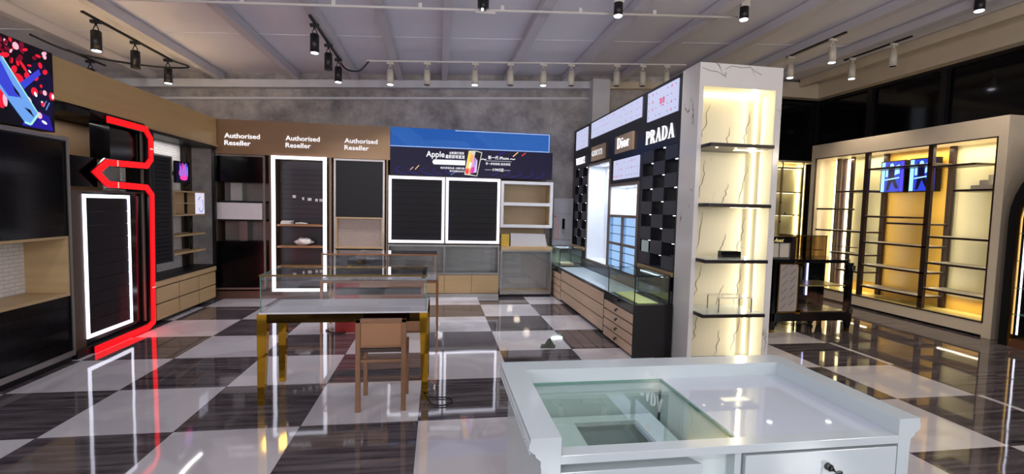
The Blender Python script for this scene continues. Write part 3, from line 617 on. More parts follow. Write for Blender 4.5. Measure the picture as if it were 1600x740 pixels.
# ================================================================== BACK WALL, BROWN UNIT
Y = 3.82
t = thing('sign_fascia', 'bronze brown fascia across the back with three white two line signs', 'fascia', (-2.0, 4.0, 2.26))
part('panel', brown_fascia, [B(-3.33, -0.665, Y, 4.2, 2.27, 2.80)], t)
for x in (-3.155, -2.265, -1.375):
    s_ = text('lettering', 'Authorised', (x, Y-0.001, 2.515), (1, 0, 0), (0, 0, 1), (0, -1, 0), 0.105, sign_w, t, bold=0.006, width=0.51, depth=0.012)
    text('lettering', 'Reseller', (x, Y-0.001, 2.405), (1, 0, 0), (0, 0, 1), (0, -1, 0), 0.105, sign_w, t, bold=0.006, width=0.375, depth=0.012)
def bay_shell(t, x0, x1, m, z0=0.0):
    return part('carcass', m, [B(x0, x0+0.02, Y+0.0, 4.25, z0, 2.27), B(x1-0.02, x1, Y, 4.25, z0, 2.27), B(x0, x1, 4.25, 4.28, z0, 2.27), B(x0+0.02, x1-0.02, Y, 4.25, z0, z0+0.12)], t)
t = thing('wall_display_cabinet', 'tall back wall bay with black screen, white panel and black glass door', 'cabinet', (-2.95, 4.0, 0))
bay_shell(t, -3.34, -2.50, brown_dark)
part('frame', cabin_frame, frame_shapes('y', -3.315, -2.575, 0.15, 2.262, Y-0.012, Y+0.02, 0.03), t)
part('screen', scr_black, [B(-3.30, -2.60, Y-0.03, Y+0.02, 1.84, 2.235)], t, 0.004)
part('niche_back', brick_g, [B(-3.28, -2.6, 4.10, 4.12, 0.91, 1.84)], t)
part('niche_shelf', black_satin, [B(-3.28, -2.6, Y+0.02, 4.1, 1.52, 1.545), B(-3.28, -2.6, Y+0.02, 4.1, 1.23, 1.255)], t)
part('white_panel', white_paint, [B(-3.28, -2.62, Y-0.005, Y+0.02, 1.257, 1.515)], t)
part('glass_door', scr_black, [B(-3.31, -2.60, Y-0.03, Y+0.02, 0.18, 0.914)], t, 0.004, label='black glass door with faint reflections')
part('steel_box', steel, [B(-2.98, -2.86, Y+0.05, 4.08, 0.92, 1.225)], t); part('steel_box', steel_back, [B(-3.12, -2.95, Y+0.1, 4.08, 1.55, 1.83)], t)
t = thing('wall_display_cabinet', 'tall back wall bay outlined by a bright white LED rectangle, three shelves', 'cabinet', (-2.06, 4.0, 0))
bay_shell(t, -2.50, -1.60, brown_dark)
part('led_frame', led_w, frame_shapes('y', -2.475, -1.650, 0.115, 2.268, Y-0.03, Y+0.0, 0.05, 0.048, 0.045), t)
part('slat_panel', mat('dark_wine_board', (34, 26, 32), 0.4, var=0.1), [B(-2.41, -1.71, 4.12, 4.14, 0.16, 2.21)] + [B(-2.41, -1.71, 4.105, 4.12, 1.2+0.08*i, 1.27+0.08*i) for i in range(12)], t)
for z in (1.19, 0.845, 0.52): part('shelf', wood_shelf, [B(-2.41, -1.71, Y+0.02, 4.12, z-0.03, z)], t, 0.003)
for x, w, z in ((-2.08, 0.03, 1.60), (-1.98, 0.06, 1.59), (-1.87, 0.04, 1.58), (-1.80, 0.05, 1.58), (-2.22, 0.05, 1.63)):
    single('hook_tag', white_plastic, [B(x-w/2, x+w/2, 4.085, 4.095, z-0.015, z+0.03), B(x-0.006, x+0.006, 4.07, 4.09, z+0.0, z+0.012)], 'small white tag hooked on the dark board inside the LED outlined bay', 'tag', (x, 4.09, z), group='white tags on the dark board')
single('flat_box', white_plastic, [B(-2.37, -2.22, 3.88, 4.05, 1.191, 1.225), B(-2.36, -2.21, 3.89, 4.04, 1.227, 1.245)], 'low stack of pale boxes at the left of the top shelf in the LED bay', 'box', (-2.3, 3.95, 1.19), 0.003)
def lumpy(name, c, r, sc, label, seed):
    bm = bmesh.new(); bmesh.ops.create_icosphere(bm, subdivisions=3, radius=1); rr = random.Random(seed)
    from mathutils import noise
    for v in bm.verts:
        k = 1+0.45*noise.noise(v.co*1.7+Vector((seed, 0, 0))); v.co = Vector((v.co.x*sc[0]*r*k, v.co.y*sc[1]*r*k, max(-0.0, (v.co.z*k*0.5+0.5)*sc[2]*r)))
    for f in bm.faces: f.smooth = True
    me = bpy.data.meshes.new(name); bm.to_mesh(me); bm.free(); me.materials.append(white_plastic)
    o = bpy.data.objects.new(name, me); COL.objects.link(o); o.location = c; o['label'] = label; o['category'] = 'wrapping'; return o
lumpy('crumpled_wrapping', (-2.08, 3.95, 1.19), 0.1, (1, 0.6, 0.3), 'flat crumpled white wrapping on the top shelf in the LED bay', 1)
lumpy('crumpled_wrapping', (-2.03, 3.95, 0.845), 0.14, (0.9, 0.6, 0.9), 'larger crumpled white wrapping on the middle shelf in the LED bay', 5)
t = thing('wall_display_cabinet', 'tall back wall bay with a black upper panel over a small pegboard', 'cabinet', (-1.14, 4.0, 0))
bay_shell(t, -1.60, -0.70, brown_fascia)
part('frame', alum, frame_shapes('y', -1.54, -0.745, 0.12, 2.262, Y-0.012, Y+0.02, 0.03), t)
part('black_panel', black_satin, [B(-1.51, -0.775, Y, Y+0.02, 1.325, 2.232)], t)
part('pegboard', peg_m, [B(-1.49, -0.795, Y+0.06, Y+0.08, 0.84, 1.30)], t)
part('pegboard_frame', wood_light, frame_shapes('y', -1.515, -0.77, 0.815, 1.325, Y-0.01, Y+0.08, 0.024), t)
part('black_panel', black_satin, [B(-1.51, -0.775, Y, Y+0.02, 0.15, 0.81)], t)

# ================================================================== BACK WALL, BLUE SIGN UNIT
t = thing('light_sign', 'blue dot matrix light sign at the top of the back wall', 'sign', (0.67, 3.9, 2.485))
blue = emit('sign_blue', (24, 84, 168), 0.9); dotm = emit('sign_dot', (120, 190, 245), 1.2); dotb = emit('sign_dot_bright', (225, 242, 255), 2.0)
part('panel', blue, [B(-0.66, 2.0, Y-0.01, Y+0.06, 2.49, 2.803)], t)
p = Picture('dot_matrix', (-0.66, Y-0.01, 2.49), (1, 0, 0), (0, 0, 1), (0, -1, 0))
for i in range(112):
    for j in range(14):
        u = 0.012+i*0.0237; v = 0.012+j*0.0222
        edge_b = j == 0 and u < 2.66; edge_t = j == 13 and u > 1.05; edge_r = i == 111
        dens = 0.5+0.5*math.sin(u*3.1+v*4)+max(-0.45, min(0.4, (u-1.0+math.sin(v*17)*0.15)*1.5))
        if edge_b or edge_t or edge_r: p.rect(u-0.0045, v-0.0045, u+0.0045, v+0.0045, dotb, 1)
        elif dens > 0.45 and (i+j) % 1 == 0: p.rect(u-0.0022, v-0.0022, u+0.0022, v+0.0022, dotm, 1)
o = p.done(t)
t = thing('banner_sign', 'dark navy lit banner with a phone and white lettering on the back wall', 'sign', (0.67, 3.9, 2.03))
navy = emit('banner_navy', (20, 14, 44), 1.0); vio = emit('banner_violet', (48, 34, 150), 1.0)
part('panel', navy, [B(-0.66, 2.05, Y-0.012, Y+0.06, 2.03, 2.488)], t)
p = Picture('artwork', (-0.66, Y-0.012, 2.03), (1, 0, 0), (0, 0, 1), (0, -1, 0))
p.clip = (2.71, 0.457); p.rect(0, 0, 2.71, 0.457, navy, 0)
for k in range(5):
    a, b_ = 1.24-0.2*k, 0.15-0.022*k
    for a0, a1 in ((-40, 18), (160, 222)):
        p.line([q for q in arc(1.33, 0.09, a, b_, a0, a1, 16) if q[1] > 0.012], 0.006, vio, 2)
yel = emit('banner_gold', (240, 190, 130), 1.4); redl = emit('banner_red', (220, 60, 60), 1.4)
for a, b_, c, d, m_, w in ((0.40, 0.10, 0.46, 0.17, yel, 0.010), (0.32, 0.09, 0.37, 0.14, yel, 0.008), (2.02, 0.37, 2.11, 0.45, yel, 0.012), (2.17, 0.39, 2.24, 0.44, redl, 0.012), (1.75, 0.38, 1.88, 0.44, bl3, 0.012), (0.98, 0.03, 1.07, 0.09, bl2, 0.008)): p.line([(a, b_), (c, d)], w, m_, 3)
# the phone
wpts = lambda L_: L_
p.poly([(1.205, 0.04), (1.42, 0.02), (1.50, 0.42), (1.40, 0.445), (1.275, 0.44)], emit('phone_edge', (200, 196, 190), 1.1), 4)
p.poly([(1.30, 0.05), (1.41, 0.03), (1.485, 0.41), (1.39, 0.435)], blk, 5)
grads = [(250, 200, 60), (236, 170, 70), (236, 140, 90), (206, 150, 190), (170, 150, 220), (214, 190, 230)]
for i, c in enumerate(grads):
    x0 = 1.225+i*0.03; p.poly([(x0, 0.05+0.006*i), (x0+0.032, 0.055+0.006*i), (x0+0.075-0.006*i, 0.43-0.03*i), (x0+0.05-0.004*i, 0.435-0.025*i)], emit('phone_tone_%d' % i, c, 1.2), 6)
p.disc(1.25, 0.10, 0.03, 0.05, emit('phone_red', (220, 60, 60), 1.2), 7); p.disc(1.34, 0.12, 0.03, 0.06, emit('phone_magenta', (200, 50, 170), 1.2), 7, rot=-0.3); p.disc(1.30, 0.2, 0.02, 0.06, wht, 7, rot=-0.2)
p.poly([(0.70, 0.195), (1.215, 0.195), (1.22, 0.275), (0.70, 0.275), (0.675, 0.235)], sign_w, 4)
p.line([(1.55, 0.285), (2.0, 0.285)], 0.004, wht, 4); p.line([(1.545, 0.135), (1.66, 0.135)], 0.004, wht, 4); p.line([(1.87, 0.135), (1.98, 0.135)], 0.004, wht, 4)
p.line([(1.48, 0.30), (1.51, 0.315), (1.54, 0.30), (1.57, 0.315)], 0.012, wht, 4); p.line([(1.97, 0.32), (2.0, 0.335), (2.03, 0.32), (2.06, 0.335)], 0.012, wht, 4)
p.done(t)
def bt(s, x, z, h, w, bold=0.01): return text('lettering', s, (-0.66+x, Y-0.013, 2.03+z), (1, 0, 0), (0, 0, 1), (0, -1, 0), h, sign_w, t, bold=bold, width=w, depth=0.004)
bt('Apple', 0.575, 0.315, 0.135, 0.30, 0.012)
bt('全新国行现货', 0.95, 0.375, 0.045, 0.245); bt('最新即将首发', 0.89, 0.305, 0.065, 0.32)
bt('官方授权 正品保障', 0.0, 0.0, 0.001, 0.001) if False else None
bt('购买享受免息 分期付款', 0.81, 0.128, 0.036, 0.40, 0.006); bt('更多优惠进店咨询', 0.96, 0.08, 0.034, 0.25, 0.006)
bt('新一代 iPhone', 1.60, 0.315, 0.068, 0.35, 0.008); bt('早一步的体验 抢先享受', 1.56, 0.22, 0.045, 0.42, 0.006); bt('￥7999元起', 1.675, 0.118, 0.058, 0.19, 0.008)
text('lettering', '立省百元 以旧换新', (0.10, Y-0.017, 2.245), (1, 0, 0), (0, 0, 1), (0, -1, 0), 0.045, emit('letter_paleblue', (170, 205, 225), 1.0), t, width=0.40, depth=0.003)

for i, (x0, x1, lb) in enumerate(((-0.687, 0.232, 'black slatwall panel with bright white LED frame, left of the pair under the banner'), (0.240, 1.162, 'black slatwall panel with bright white LED frame, right of the pair under the banner'))):
    t = thing('slatwall_light_panel', lb, 'display panel', ((x0+x1)/2, 3.85, 0.91), 'LED framed slatwall panels')
    part('led_frame', led_w, frame_shapes('y', x0+0.012, x1-0.012, 0.925, 2.008, Y-0.03, Y+0.0, 0.037), t)
    part('casing', alum, frame_shapes('y', x0, x1, 0.912, 2.022, Y-0.02, Y+0.05, 0.013), t)
    h = 1.0/10
    part('slat_panel', slat_dark, [B(x0+0.05, x1-0.05, Y+0.0, Y+0.012, 0.967+k*h, 0.967+(k+1)*h-0.006) for k in range(10)] + [B(x0+0.05, x1-0.05, Y+0.012, Y+0.03, 0.967, 1.967)], t)
struct('wall_back.002', brown_dark, [B(-0.70, 2.06, 4.28, 4.32, 0.87, 2.8)])
t = thing('open_wall_shelf', 'white framed open shelf of two beige niches right of the LED panels', 'shelf', (1.62, 4.0, 1.2))
part('frame', white_paint, frame_shapes('y', 1.172, 2.078, 1.20, 1.99, Y-0.01, 4.1, 0.05), t, 0.002); part('shelf', white_paint, [B(1.222, 2.028, Y-0.005, 4.1, 1.575, 1.63)], t)
part('back_panel', beige_back, [B(1.2, 2.06, 4.1, 4.12, 1.2, 1.99)], t)
part('side_lining', wood_drawer, [B(2.022, 2.028, Y+0.02, 4.1, 1.25, 1.575), B(2.022, 2.028, Y+0.02, 4.1, 1.63, 1.94)], t)
struct('trim_22', beige_back, [B(1.17, 2.0, 4.12, 4.26, 0.88, 1.2)])
t = thing('counter_cabinet', 'low back counter with steel display recess over four beige doors', 'cabinet', (0.23, 4.0, 0))
part('countertop', steel, [B(-0.69, 1.165, Y-0.02, 4.28, 0.862, 0.893)], t)
part('recess_back', steel_back, [B(-0.67, 1.15, 4.14, 4.16, 0.42, 0.86)], t); part('recess_floor', steel, [B(-0.69, 1.165, Y-0.015, 4.14, 0.388, 0.42)], t)
part('upright', alum, [B(-0.69, -0.67, Y, 4.2, 0.42, 0.862)], t); part('upright', alum, [B(0.22, 0.245, Y, 4.2, 0.42, 0.862)], t); part('upright', alum, [B(1.145, 1.165, Y, 4.2, 0.42, 0.862)], t)
for k in range(4):
    x0 = -0.68+k*0.461; part('door', wood_drawer, [B(x0, x0+0.455, Y-0.012, Y+0.01, 0.075, 0.382)], t, 0.002)
part('carcass', beige_back, [B(-0.69, 1.165, Y+0.01, 4.2, 0.06, 0.388)], t); part('plinth', steel, [B(-0.69, 1.165, Y-0.005, 4.2, 0, 0.06)], t)
part('glass_front', g_clear, [B(-0.67, 1.145, Y-0.006, Y-0.001, 0.42, 0.862)], t)
t = thing('glass_showcase', 'low steel framed showcase with pale wood floor under the open shelf', 'showcase', (1.62, 4.0, 0))
part('top_band', wood_light, [B(1.19, 2.09, Y-0.02, 4.25, 0.815, 0.875)], t, label='pale wood top edge')
part('frame', steel, frame_shapes('y', 1.185, 2.09, 0.05, 0.815, Y-0.015, Y+0.02, 0.03, 0.03, 0.05), t)
part('back_panel', steel_back, [B(1.19, 2.09, 4.12, 4.15, 0.05, 0.815)], t); part('side_panel', steel_back, [B(2.07, 2.09, Y+0.02, 4.12, 0.05, 0.815)], t)
part('floor_board', wood_light, [B(1.21, 2.07, Y+0.02, 4.12, 0.07, 0.10)], t); part('plinth', black_satin, [B(1.2, 2.08, Y, 4.12, 0, 0.05)], t)
part('glass_front', g_clear, [B(1.215, 2.06, Y-0.006, Y-0.001, 0.1, 0.785)], t)
single('white_box', white_paint, [('prism', [(1.37, 3.90, 0.876), (2.02, 3.90, 0.876), (1.97, 3.90, 1.09), (1.37, 3.90, 1.10)], (0, 0.05, 0))], 'long white board standing on the counter under the open shelf', 'board', (1.7, 3.92, 0.876))
single('gold_box', mat('gold_paper', (196, 160, 62), 0.3, 0.4), [B(1.20, 1.345, 3.88, 4.0, 0.876, 1.085)], 'gold box beside the white board on the counter', 'box', (1.27, 3.94, 0.876), 0.004)
t = thing('electrical_cabinet', 'grey white electrical cabinet on the back wall next to the black brand wall', 'electrical cabinet', (2.39, 4.3, 0.8))
part('body', grey_metal, [B(2.20, 2.585, 4.28, 4.5, 0.80, 1.73)], t, 0.006)
part('door', grey_metal, [B(2.215, 2.57, 4.262, 4.28, 0.98, 1.43)], t, 0.004)
part('upper_cover', grey_metal, [B(2.21, 2.575, 4.27, 4.28, 1.45, 1.70)], t)
part('breaker_window', scr_black, [B(2.375, 2.425, 4.255, 4.262, 1.17, 1.36)], t); part('breaker_window', steel, [B(2.375, 2.425, 4.256, 4.262, 1.08, 1.16)], t)
part('warning_tape', mat('pink_tape', (190, 140, 140), 0.5), [B(2.26, 2.285, 4.257, 4.262, 0.98, 1.42), B(2.31, 2.32, 4.257, 4.262, 0.98, 1.38)], t)
part('lock', red_box, [('cyl', (2.235, 4.262, 1.40), (2.235, 4.25, 1.40), 0.012, 0.012, 12)], t)

# ================================================================== BLACK BRAND WALL
XW = 2.6
t = thing('brand_wall', 'tall black brand display wall with lit niches, signs and calendar screens', 'display wall', (2.8, 2.4, 0))
# face panels around the openings: window A y 2.50-3.48, z .71-2.26 ; grid B y 1.45-2.46, z .71-1.90 ; checker near y .5-1.36 ; far y 3.57-4.26 (z .9-2.26)
fp = [B(XW, XW+0.03, 0.48, 4.4, 2.262, 2.975), B(XW, XW+0.03, 0.48, 4.4, 0, 0.71), B(XW, XW+0.03, 3.48, 3.57, 0.71, 2.262), B(XW, XW+0.03, 4.26, 4.4, 0.71, 2.262),
      B(XW, XW+0.03, 2.46, 2.50, 0.71, 2.262), B(XW, XW+0.03, 1.45, 2.46, 1.905, 2.262), B(XW, XW+0.03, 1.36, 1.45, 0.71, 2.262), B(XW, XW+0.03, 0.48, 0.50, 0.71, 2.262), B(XW, XW+0.03, 0.5, 1.36, 0.71, 0.90), B(XW, XW+0.03, 3.57, 4.26, 0.71, 0.90)]
part('face_panel', black_wall, fp, t)
part('rear_body', black_satin, [B(2.97, 3.05, 0.48, 4.4, 0, 2.975), B(XW+0.03, 2.97, 0.48, 0.50, 0, 2.975), B(XW+0.03, 2.97, 4.38, 4.4, 0, 2.975), B(XW+0.03, 2.97, 0.5, 4.38, 2.95, 2.975)], t)
# niche A
part('tall_niche', pale_interior, [B(2.88, 2.90, 2.50, 3.48, 0.71, 2.26), B(XW, 2.88, 3.465, 3.48, 0.71, 2.26), B(XW, 2.88, 2.50, 2.515, 0.71, 2.26), B(XW, 2.88, 2.515, 3.465, 0.71, 0.725), B(XW, 2.88, 2.515, 3.465, 2.245, 2.26)], t)
part('niche_frame', cabin_frame, frame_shapes('x', 2.47, 3.51, 0.69, 2.285, XW-0.012, XW, 0.032), t)
for y in (2.68, 2.9, 3.12): part('niche_lamp', led_cool, [('cyl', (2.74, y, 2.245), (2.74, y, 2.238), 0.045, 0.045, 16)], t)
for y in (2.68, 2.9, 3.12): light('niche_light', 'AREA', (2.74, y, 2.235), 3.2, (0.9, 0.95, 1.0), shape='DISK', size=0.07)
# niche B
part('upper_niche', pale_interior, [B(2.84, 2.86, 1.48, 2.43, 1.48, 1.88), B(XW, 2.84, 2.415, 2.43, 1.48, 1.88), B(XW, 2.84, 1.48, 1.495, 1.48, 1.88), B(XW, 2.84, 1.48, 2.43, 1.868, 1.88), B(XW, 2.84, 1.48, 2.43, 1.468, 1.48)], t)
part('niche_frame', cabin_frame, frame_shapes('x', 1.445, 2.465, 0.70, 1.91, XW-0.015, XW, 0.035) + [B(XW-0.015, XW, 1.48, 2.43, 1.44, 1.475), B(XW-0.015, XW, 1.48, 2.43, 1.055, 1.09), B(XW-0.015, XW+0.02, 1.94, 1.965, 0.735, 1.44)], t)
for y in (1.7, 2.0, 2.25): part('niche_lamp', led_cool, [('cyl', (2.72, y, 1.868), (2.72, y, 1.862), 0.04, 0.04, 16)], t)
for y in (1.7, 2.0, 2.25): light('niche_light', 'AREA', (2.72, y, 1.86), 1.0, (0.95, 0.97, 1.0), shape='DISK', size=0.07)
lbl = mat('ice_blue_lining', (170, 205, 240), 0.4, var=0.03)
part('shelf_recess', emit('ice_blue_backlight', (158, 196, 240), 0.95), [B(XW+0.05, XW+0.07, 1.48, 2.43, 0.735, 1.44)], t, label='backlit pale blue shelf back')
part('shelf_lining', lbl, [B(XW, XW+0.05, 2.42, 2.43, 0.735, 1.44), B(XW, XW+0.05, 1.48, 1.49, 0.735, 1.44), B(XW+0.02, XW+0.05, 1.94, 1.965, 0.735, 1.44)], t)
for z in (1.33, 1.21, 0.965, 0.84):
    for (a, b_) in ((1.49, 1.94), (1.965, 2.42)): part('glass_shelf', mat('shelf_line', (60, 70, 84), 0.3), [B(XW+0.01, XW+0.03, a, b_, z-0.008, z)], t)
def checker(y0, y1, rows0, cols, parity, tag_pic=False):
    cw = (y1-y0)/cols; flush = []; rec = []; leds = []
    for c in range(cols):
        for r in range(9):
            a = y1-(c+1)*cw; b_ = a+cw; zt = 2.26-r*0.151; zb = zt-0.151
            if (c+r) % 2 == parity: flush.append(B(XW-0.004, XW+0.03, a+0.002, b_-0.002, zb+0.002, zt-0.002))
            else:
                if tag_pic and c == 0 and r == 7: pic.append((a, b_, zb, zt))
                rec.append((a, b_, zb, zt))
    part('checker_tile', tile_flush, flush, t)
    part('checker_recess', mat('recess_black', (30, 30, 36), 0.25), [B(XW+0.10, XW+0.11, a, b_, zb, zt) for a, b_, zb, zt in rec] + [B(XW+0.0, XW+0.10, a, b_, zt-0.006, zt) for a, b_, zb, zt in rec] + [B(XW, XW+0.10, b_-0.004, b_, zb, zt) for a, b_, zb, zt in rec], t)
    for a, b_, zb, zt in rec:
        part('recess_lamp', led_tiny, [B(XW+0.015, XW+0.03, a+0.015, a+0.085, zt-0.012, zt-0.006)], t)
pic = []
checker(0.5, 1.36, 0, 3, 0, True)
checker(3.57, 4.26, 0, 3, 1)
t2 = thing('picture_card', 'small pale picture card standing in a checker recess near the left of the near grid', 'card', (2.6, 1.2, 1.05))
part('card', emit('card_white', (190, 205, 205), 0.35), [B(XW-0.02, XW-0.014, 1.09, 1.27, 1.055, 1.19)], t2)
p = Picture('print', (XW-0.02, 1.33, 1.06), (0, -1, 0), (0, 0, 1), (-1, 0, 0))
for u, v in ((0.01, 0.05), (0.03, 0.09), (0.02, 0.02), (0.05, 0.06)): p.disc(u, v, 0.014, 0.02, rubber)
p.done(t2)
part('wood_ledge', mat('olive_wood_ledge', (150, 128, 92), 0.4), [B(XW-0.03, XW, 0.5, 1.36, 0.845, 0.89)], t); part('wood_ledge', wood_light, [B(XW-0.03, XW, 3.57, 4.3, 0.845, 0.89)], t)
part('upstand', mat('slate_upstand', (62, 64, 74), 0.25), [B(XW-0.02, XW, 0.5, 4.3, 0.56, 0.69)], t)
# screens
cal_w = emit('calendar_pale', (196, 200, 232), 0.95); cal_r = emit('calendar_red', (214, 50, 100), 1.0); cal_g = emit('calendar_grey', (120, 124, 150), 0.9); cal_p = emit('calendar_pink', (226, 150, 180), 1.0)
def calendar(y0, y1, z0, z1, label, seed, big=False):
    c = thing('calendar_screen', label, 'screen', (XW, (y0+y1)/2, z0), 'calendar screens on the black wall')
    part('panel', cal_w, [B(XW-0.012, XW, y0, y1, z0, z1)], c)
    p = Picture('calendar_marks', (XW-0.012, y1, z0), (0, -1, 0), (0, 0, 1), (-1, 0, 0)); rr = random.Random(seed); w, h = y1-y0, z1-z0
    nc = max(3, int(w/0.085)); nr = max(3, int(h/0.07))
    for i in range(nc):
        tone = rr.choice((cal_g, cal_g, cal_p, cal_g, cal_r))
        for j in range(nr):
            if rr.random() < 0.45: continue
            u = (i+0.5)*w/nc; v = (j+0.5)*h/nr; m_ = tone if rr.random() < 0.8 else cal_g
            s = 0.008 if m_ is cal_g else 0.013
            p.rect(u-s, v-s, u+s, v+s*0.9, m_, 1)
            if m_ is not cal_g: p.rect(u-s*0.4, v-s*0.4, u+s*0.4, v+s*0.4, cal_w, 2)
    if big:
        for du in (-0.06, 0.005):
            for a in range(3): p.rect(w*0.52+du, h*0.45+a*0.022, w*0.52+du+0.05, h*0.45+a*0.022+0.013, cal_r, 3)
            p.rect(w*0.52+du, h*0.45, w*0.52+du+0.012, h*0.45+0.06, cal_r, 3); p.rect(w*0.52+du+0.038, h*0.45, w*0.52+du+0.05, h*0.45+0.06, cal_r, 3)
        p.rect(w*0.46, h*0.38, w*0.58, h*0.40, cal_r, 3)
    p.done(c)
calendar(0.545, 1.275, 2.60, 2.935, 'calendar screen at the near upper corner of the black wall, next to the marble column', 3, True)
calendar(1.45, 3.39, 2.70, 2.945, 'long lit calendar screen along the top middle of the black wall', 4)
calendar(3.585, 4.24, 2.60, 2.93, 'narrow looking calendar screen at the far upper end of the black wall', 5)
calendar(1.46, 2.33, 1.965, 2.235, 'small calendar screen below the champagne sign plates of the black wall', 6)
u_, v_, n_ = (0, -1, 0), (0, 0, 1), (-1, 0, 0)
serif('lettering', 'PRADA', (XW, 1.30, 2.335), u_, v_, n_, 0.70, 0.155, sign_w, t)
serif('lettering', 'VERSACE', (XW, 4.22, 2.335), u_, v_, n_, 0.50, 0.115, sign_w, t)
gold_plate = mat('champagne_plate', (170, 146, 118), 0.4, 0.1)
for (y0, y1, z0, z1, w) in ((2.70, 3.30, 2.315, 2.545, 'GUCCI'), (1.65, 2.26, 2.325, 2.56, 'Dior')):
    pl = part('sign_plate', gold_plate, [B(XW-0.03, XW, y0, y1, z0, z1)], t, 0.002)
    if w == 'GUCCI': serif('lettering', w, (XW-0.03, y1-0.05, z0+0.075), u_, v_, n_, 0.47, 0.085, letter_w, pl)
    else: serif('lettering', w, (XW-0.03, y1-0.10, z0+0.06), u_, v_, n_, 0.42, 0.145, sign_w, pl)

# counter below
t = thing('drawer_counter', 'long low black counter with tan drawers along the brand wall', 'counter', (2.37, 2.4, 0))
XC = 2.15
part('carcass', black_satin, [B(XC+0.02, XW-0.02, 0.44, 4.28, 0.05, 0.55)], t, 0.002)
part('end_panel', black_satin, [B(XC, XW-0.02, 0.435, 0.455, 0.0, 0.56)], t); part('plinth', black_satin, [B(XC+0.05, XW-0.05, 0.455, 4.28, 0, 0.05)], t)
part('fascia', black_gloss, [B(XC, XC+0.02, 0.455, 1.32, 0.465, 0.56), B(XC, XC+0.02, 3.40, 4.28, 0.465, 0.56), B(XC, XC+0.02, 1.32, 1.345, 0.04, 0.56), B(XC, XC+0.02, 3.375, 3.40, 0.04, 0.56), B(XC, XC+0.02, 1.345, 3.375, 0.53, 0.556)], t)
part('white_top', mat('frosted_white_glass', (190, 208, 220), 0.12, var=0.02), [B(XC+0.01, XW-0.03, 1.25, 3.5, 0.55, 0.562)], t)
def drawer(y0, y1, z0, z1, lock):
    d = part('drawer', wood_pink, [B(XC-0.004, XC+0.016, y0, y1, z0+0.003, z1-0.003)], t, 0.002)
    if lock: part('lock', key_metal, [('cyl', (XC-0.004, (y0+y1)/2, z1-0.035), (XC-0.02, (y0+y1)/2, z1-0.035), 0.012, 0.012, 12), B(XC-0.035, XC-0.02, (y0+y1)/2-0.004, (y0+y1)/2+0.004, z1-0.06, z1-0.03)], d)
for k in range(4):
    drawer(0.46, 1.315, 0.02+k*0.111, 0.122+k*0.111, True); drawer(3.405, 4.28, 0.02+k*0.111, 0.122+k*0.111, k == 0)
for k in range(3): drawer(1.35, 3.37, 0.045+k*0.162, 0.198+k*0.162, False)
part('lock', key_metal, [('cyl', (XC, 0.9, 0.52), (XC-0.02, 0.9, 0.52), 0.012, 0.012, 12), B(XC-0.03, XC-0.02, 0.87, 0.93, 0.515, 0.53)], t)
def vitrine(name, x0, x1, y0, y1, z0, z1, label, gm=g_green, edge=green_edge, pole=None, tm=0.006, floor=None, group=None, cat='glass case'):
    v = thing(name, label, cat, ((x0+x1)/2, (y0+y1)/2, z0), group)
    part('glass_pane', gm, [B(x0, x0+tm, y0, y1, z0, z1)], v); part('glass_pane', gm, [B(x1-tm, x1, y0, y1, z0, z1)], v)
    part('glass_pane', gm, [B(x0+tm, x1-tm, y0, y0+tm, z0, z1)], v); part('glass_pane', gm, [B(x0+tm, x1-tm, y1-tm, y1, z0, z1)], v)
    part('glass_top', gm, [B(x0-0.004, x1+0.004, y0-0.004, y1+0.004, z1, z1+tm)], v)
    e = 0.004
    rods = [B(a-e, a+e, b_-e, b_+e, z0, z1) for a in (x0+e, x1-e) for b_ in (y0+e, y1-e)]
    rods += [B(x0-e, x1+e, b_-e, b_+e, z1-e, z1+tm+0.001) for b_ in (y0, y1)] + [B(a-e, a+e, y0, y1, z1-e, z1+tm+0.001) for a in (x0, x1)]
    part('edge_trim', edge, rods, v)
    return v
v = vitrine('glass_display_case', 2.155, 2.54, 0.45, 1.22, 0.562, 0.86, 'green tinted glass case on the near end of the low counter', edge=black_gloss)
part('lit_tray', emit('tray_yellow', (196, 200, 128), 0.6), [B(2.22, 2.44, 0.50, 1.16, 0.563, 0.570)], v, label='yellow lit tray')
part('back_frame', black_gloss, [B(2.535, 2.545, 0.45, 1.22, 0.562, 0.866)], v)
part('lamp_tube', led_cool, [B(2.50, 2.515, 0.55, 1.1, 0.835, 0.845)], v)
v = vitrine('glass_display_case', 2.165, 2.55, 3.56, 4.25, 0.562, 0.86, 'green tinted glass case on the far end of the low counter', edge=black_gloss)
part('lamp_tube', led_cool, [B(2.22, 2.5, 4.20, 4.22, 0.835, 0.85)], v)
single('wood_tray', wood_light, [B(2.24, 2.46, 3.70, 4.0, 0.562, 0.60)], 'small pale wooden tray inside the far glass case', 'tray', (2.35, 3.85, 0.562), 0.004)
light('case_light', 'AREA', (2.36, 4.19, 0.84), 2, (0.85, 1, 0.95), shape='RECTANGLE', size=0.28, size_y=0.012); light('case_light', 'AREA', (2.495, 0.85, 0.84), 2, (0.9, 1, 0.85), shape='RECTANGLE', size=0.012, size_y=0.5)

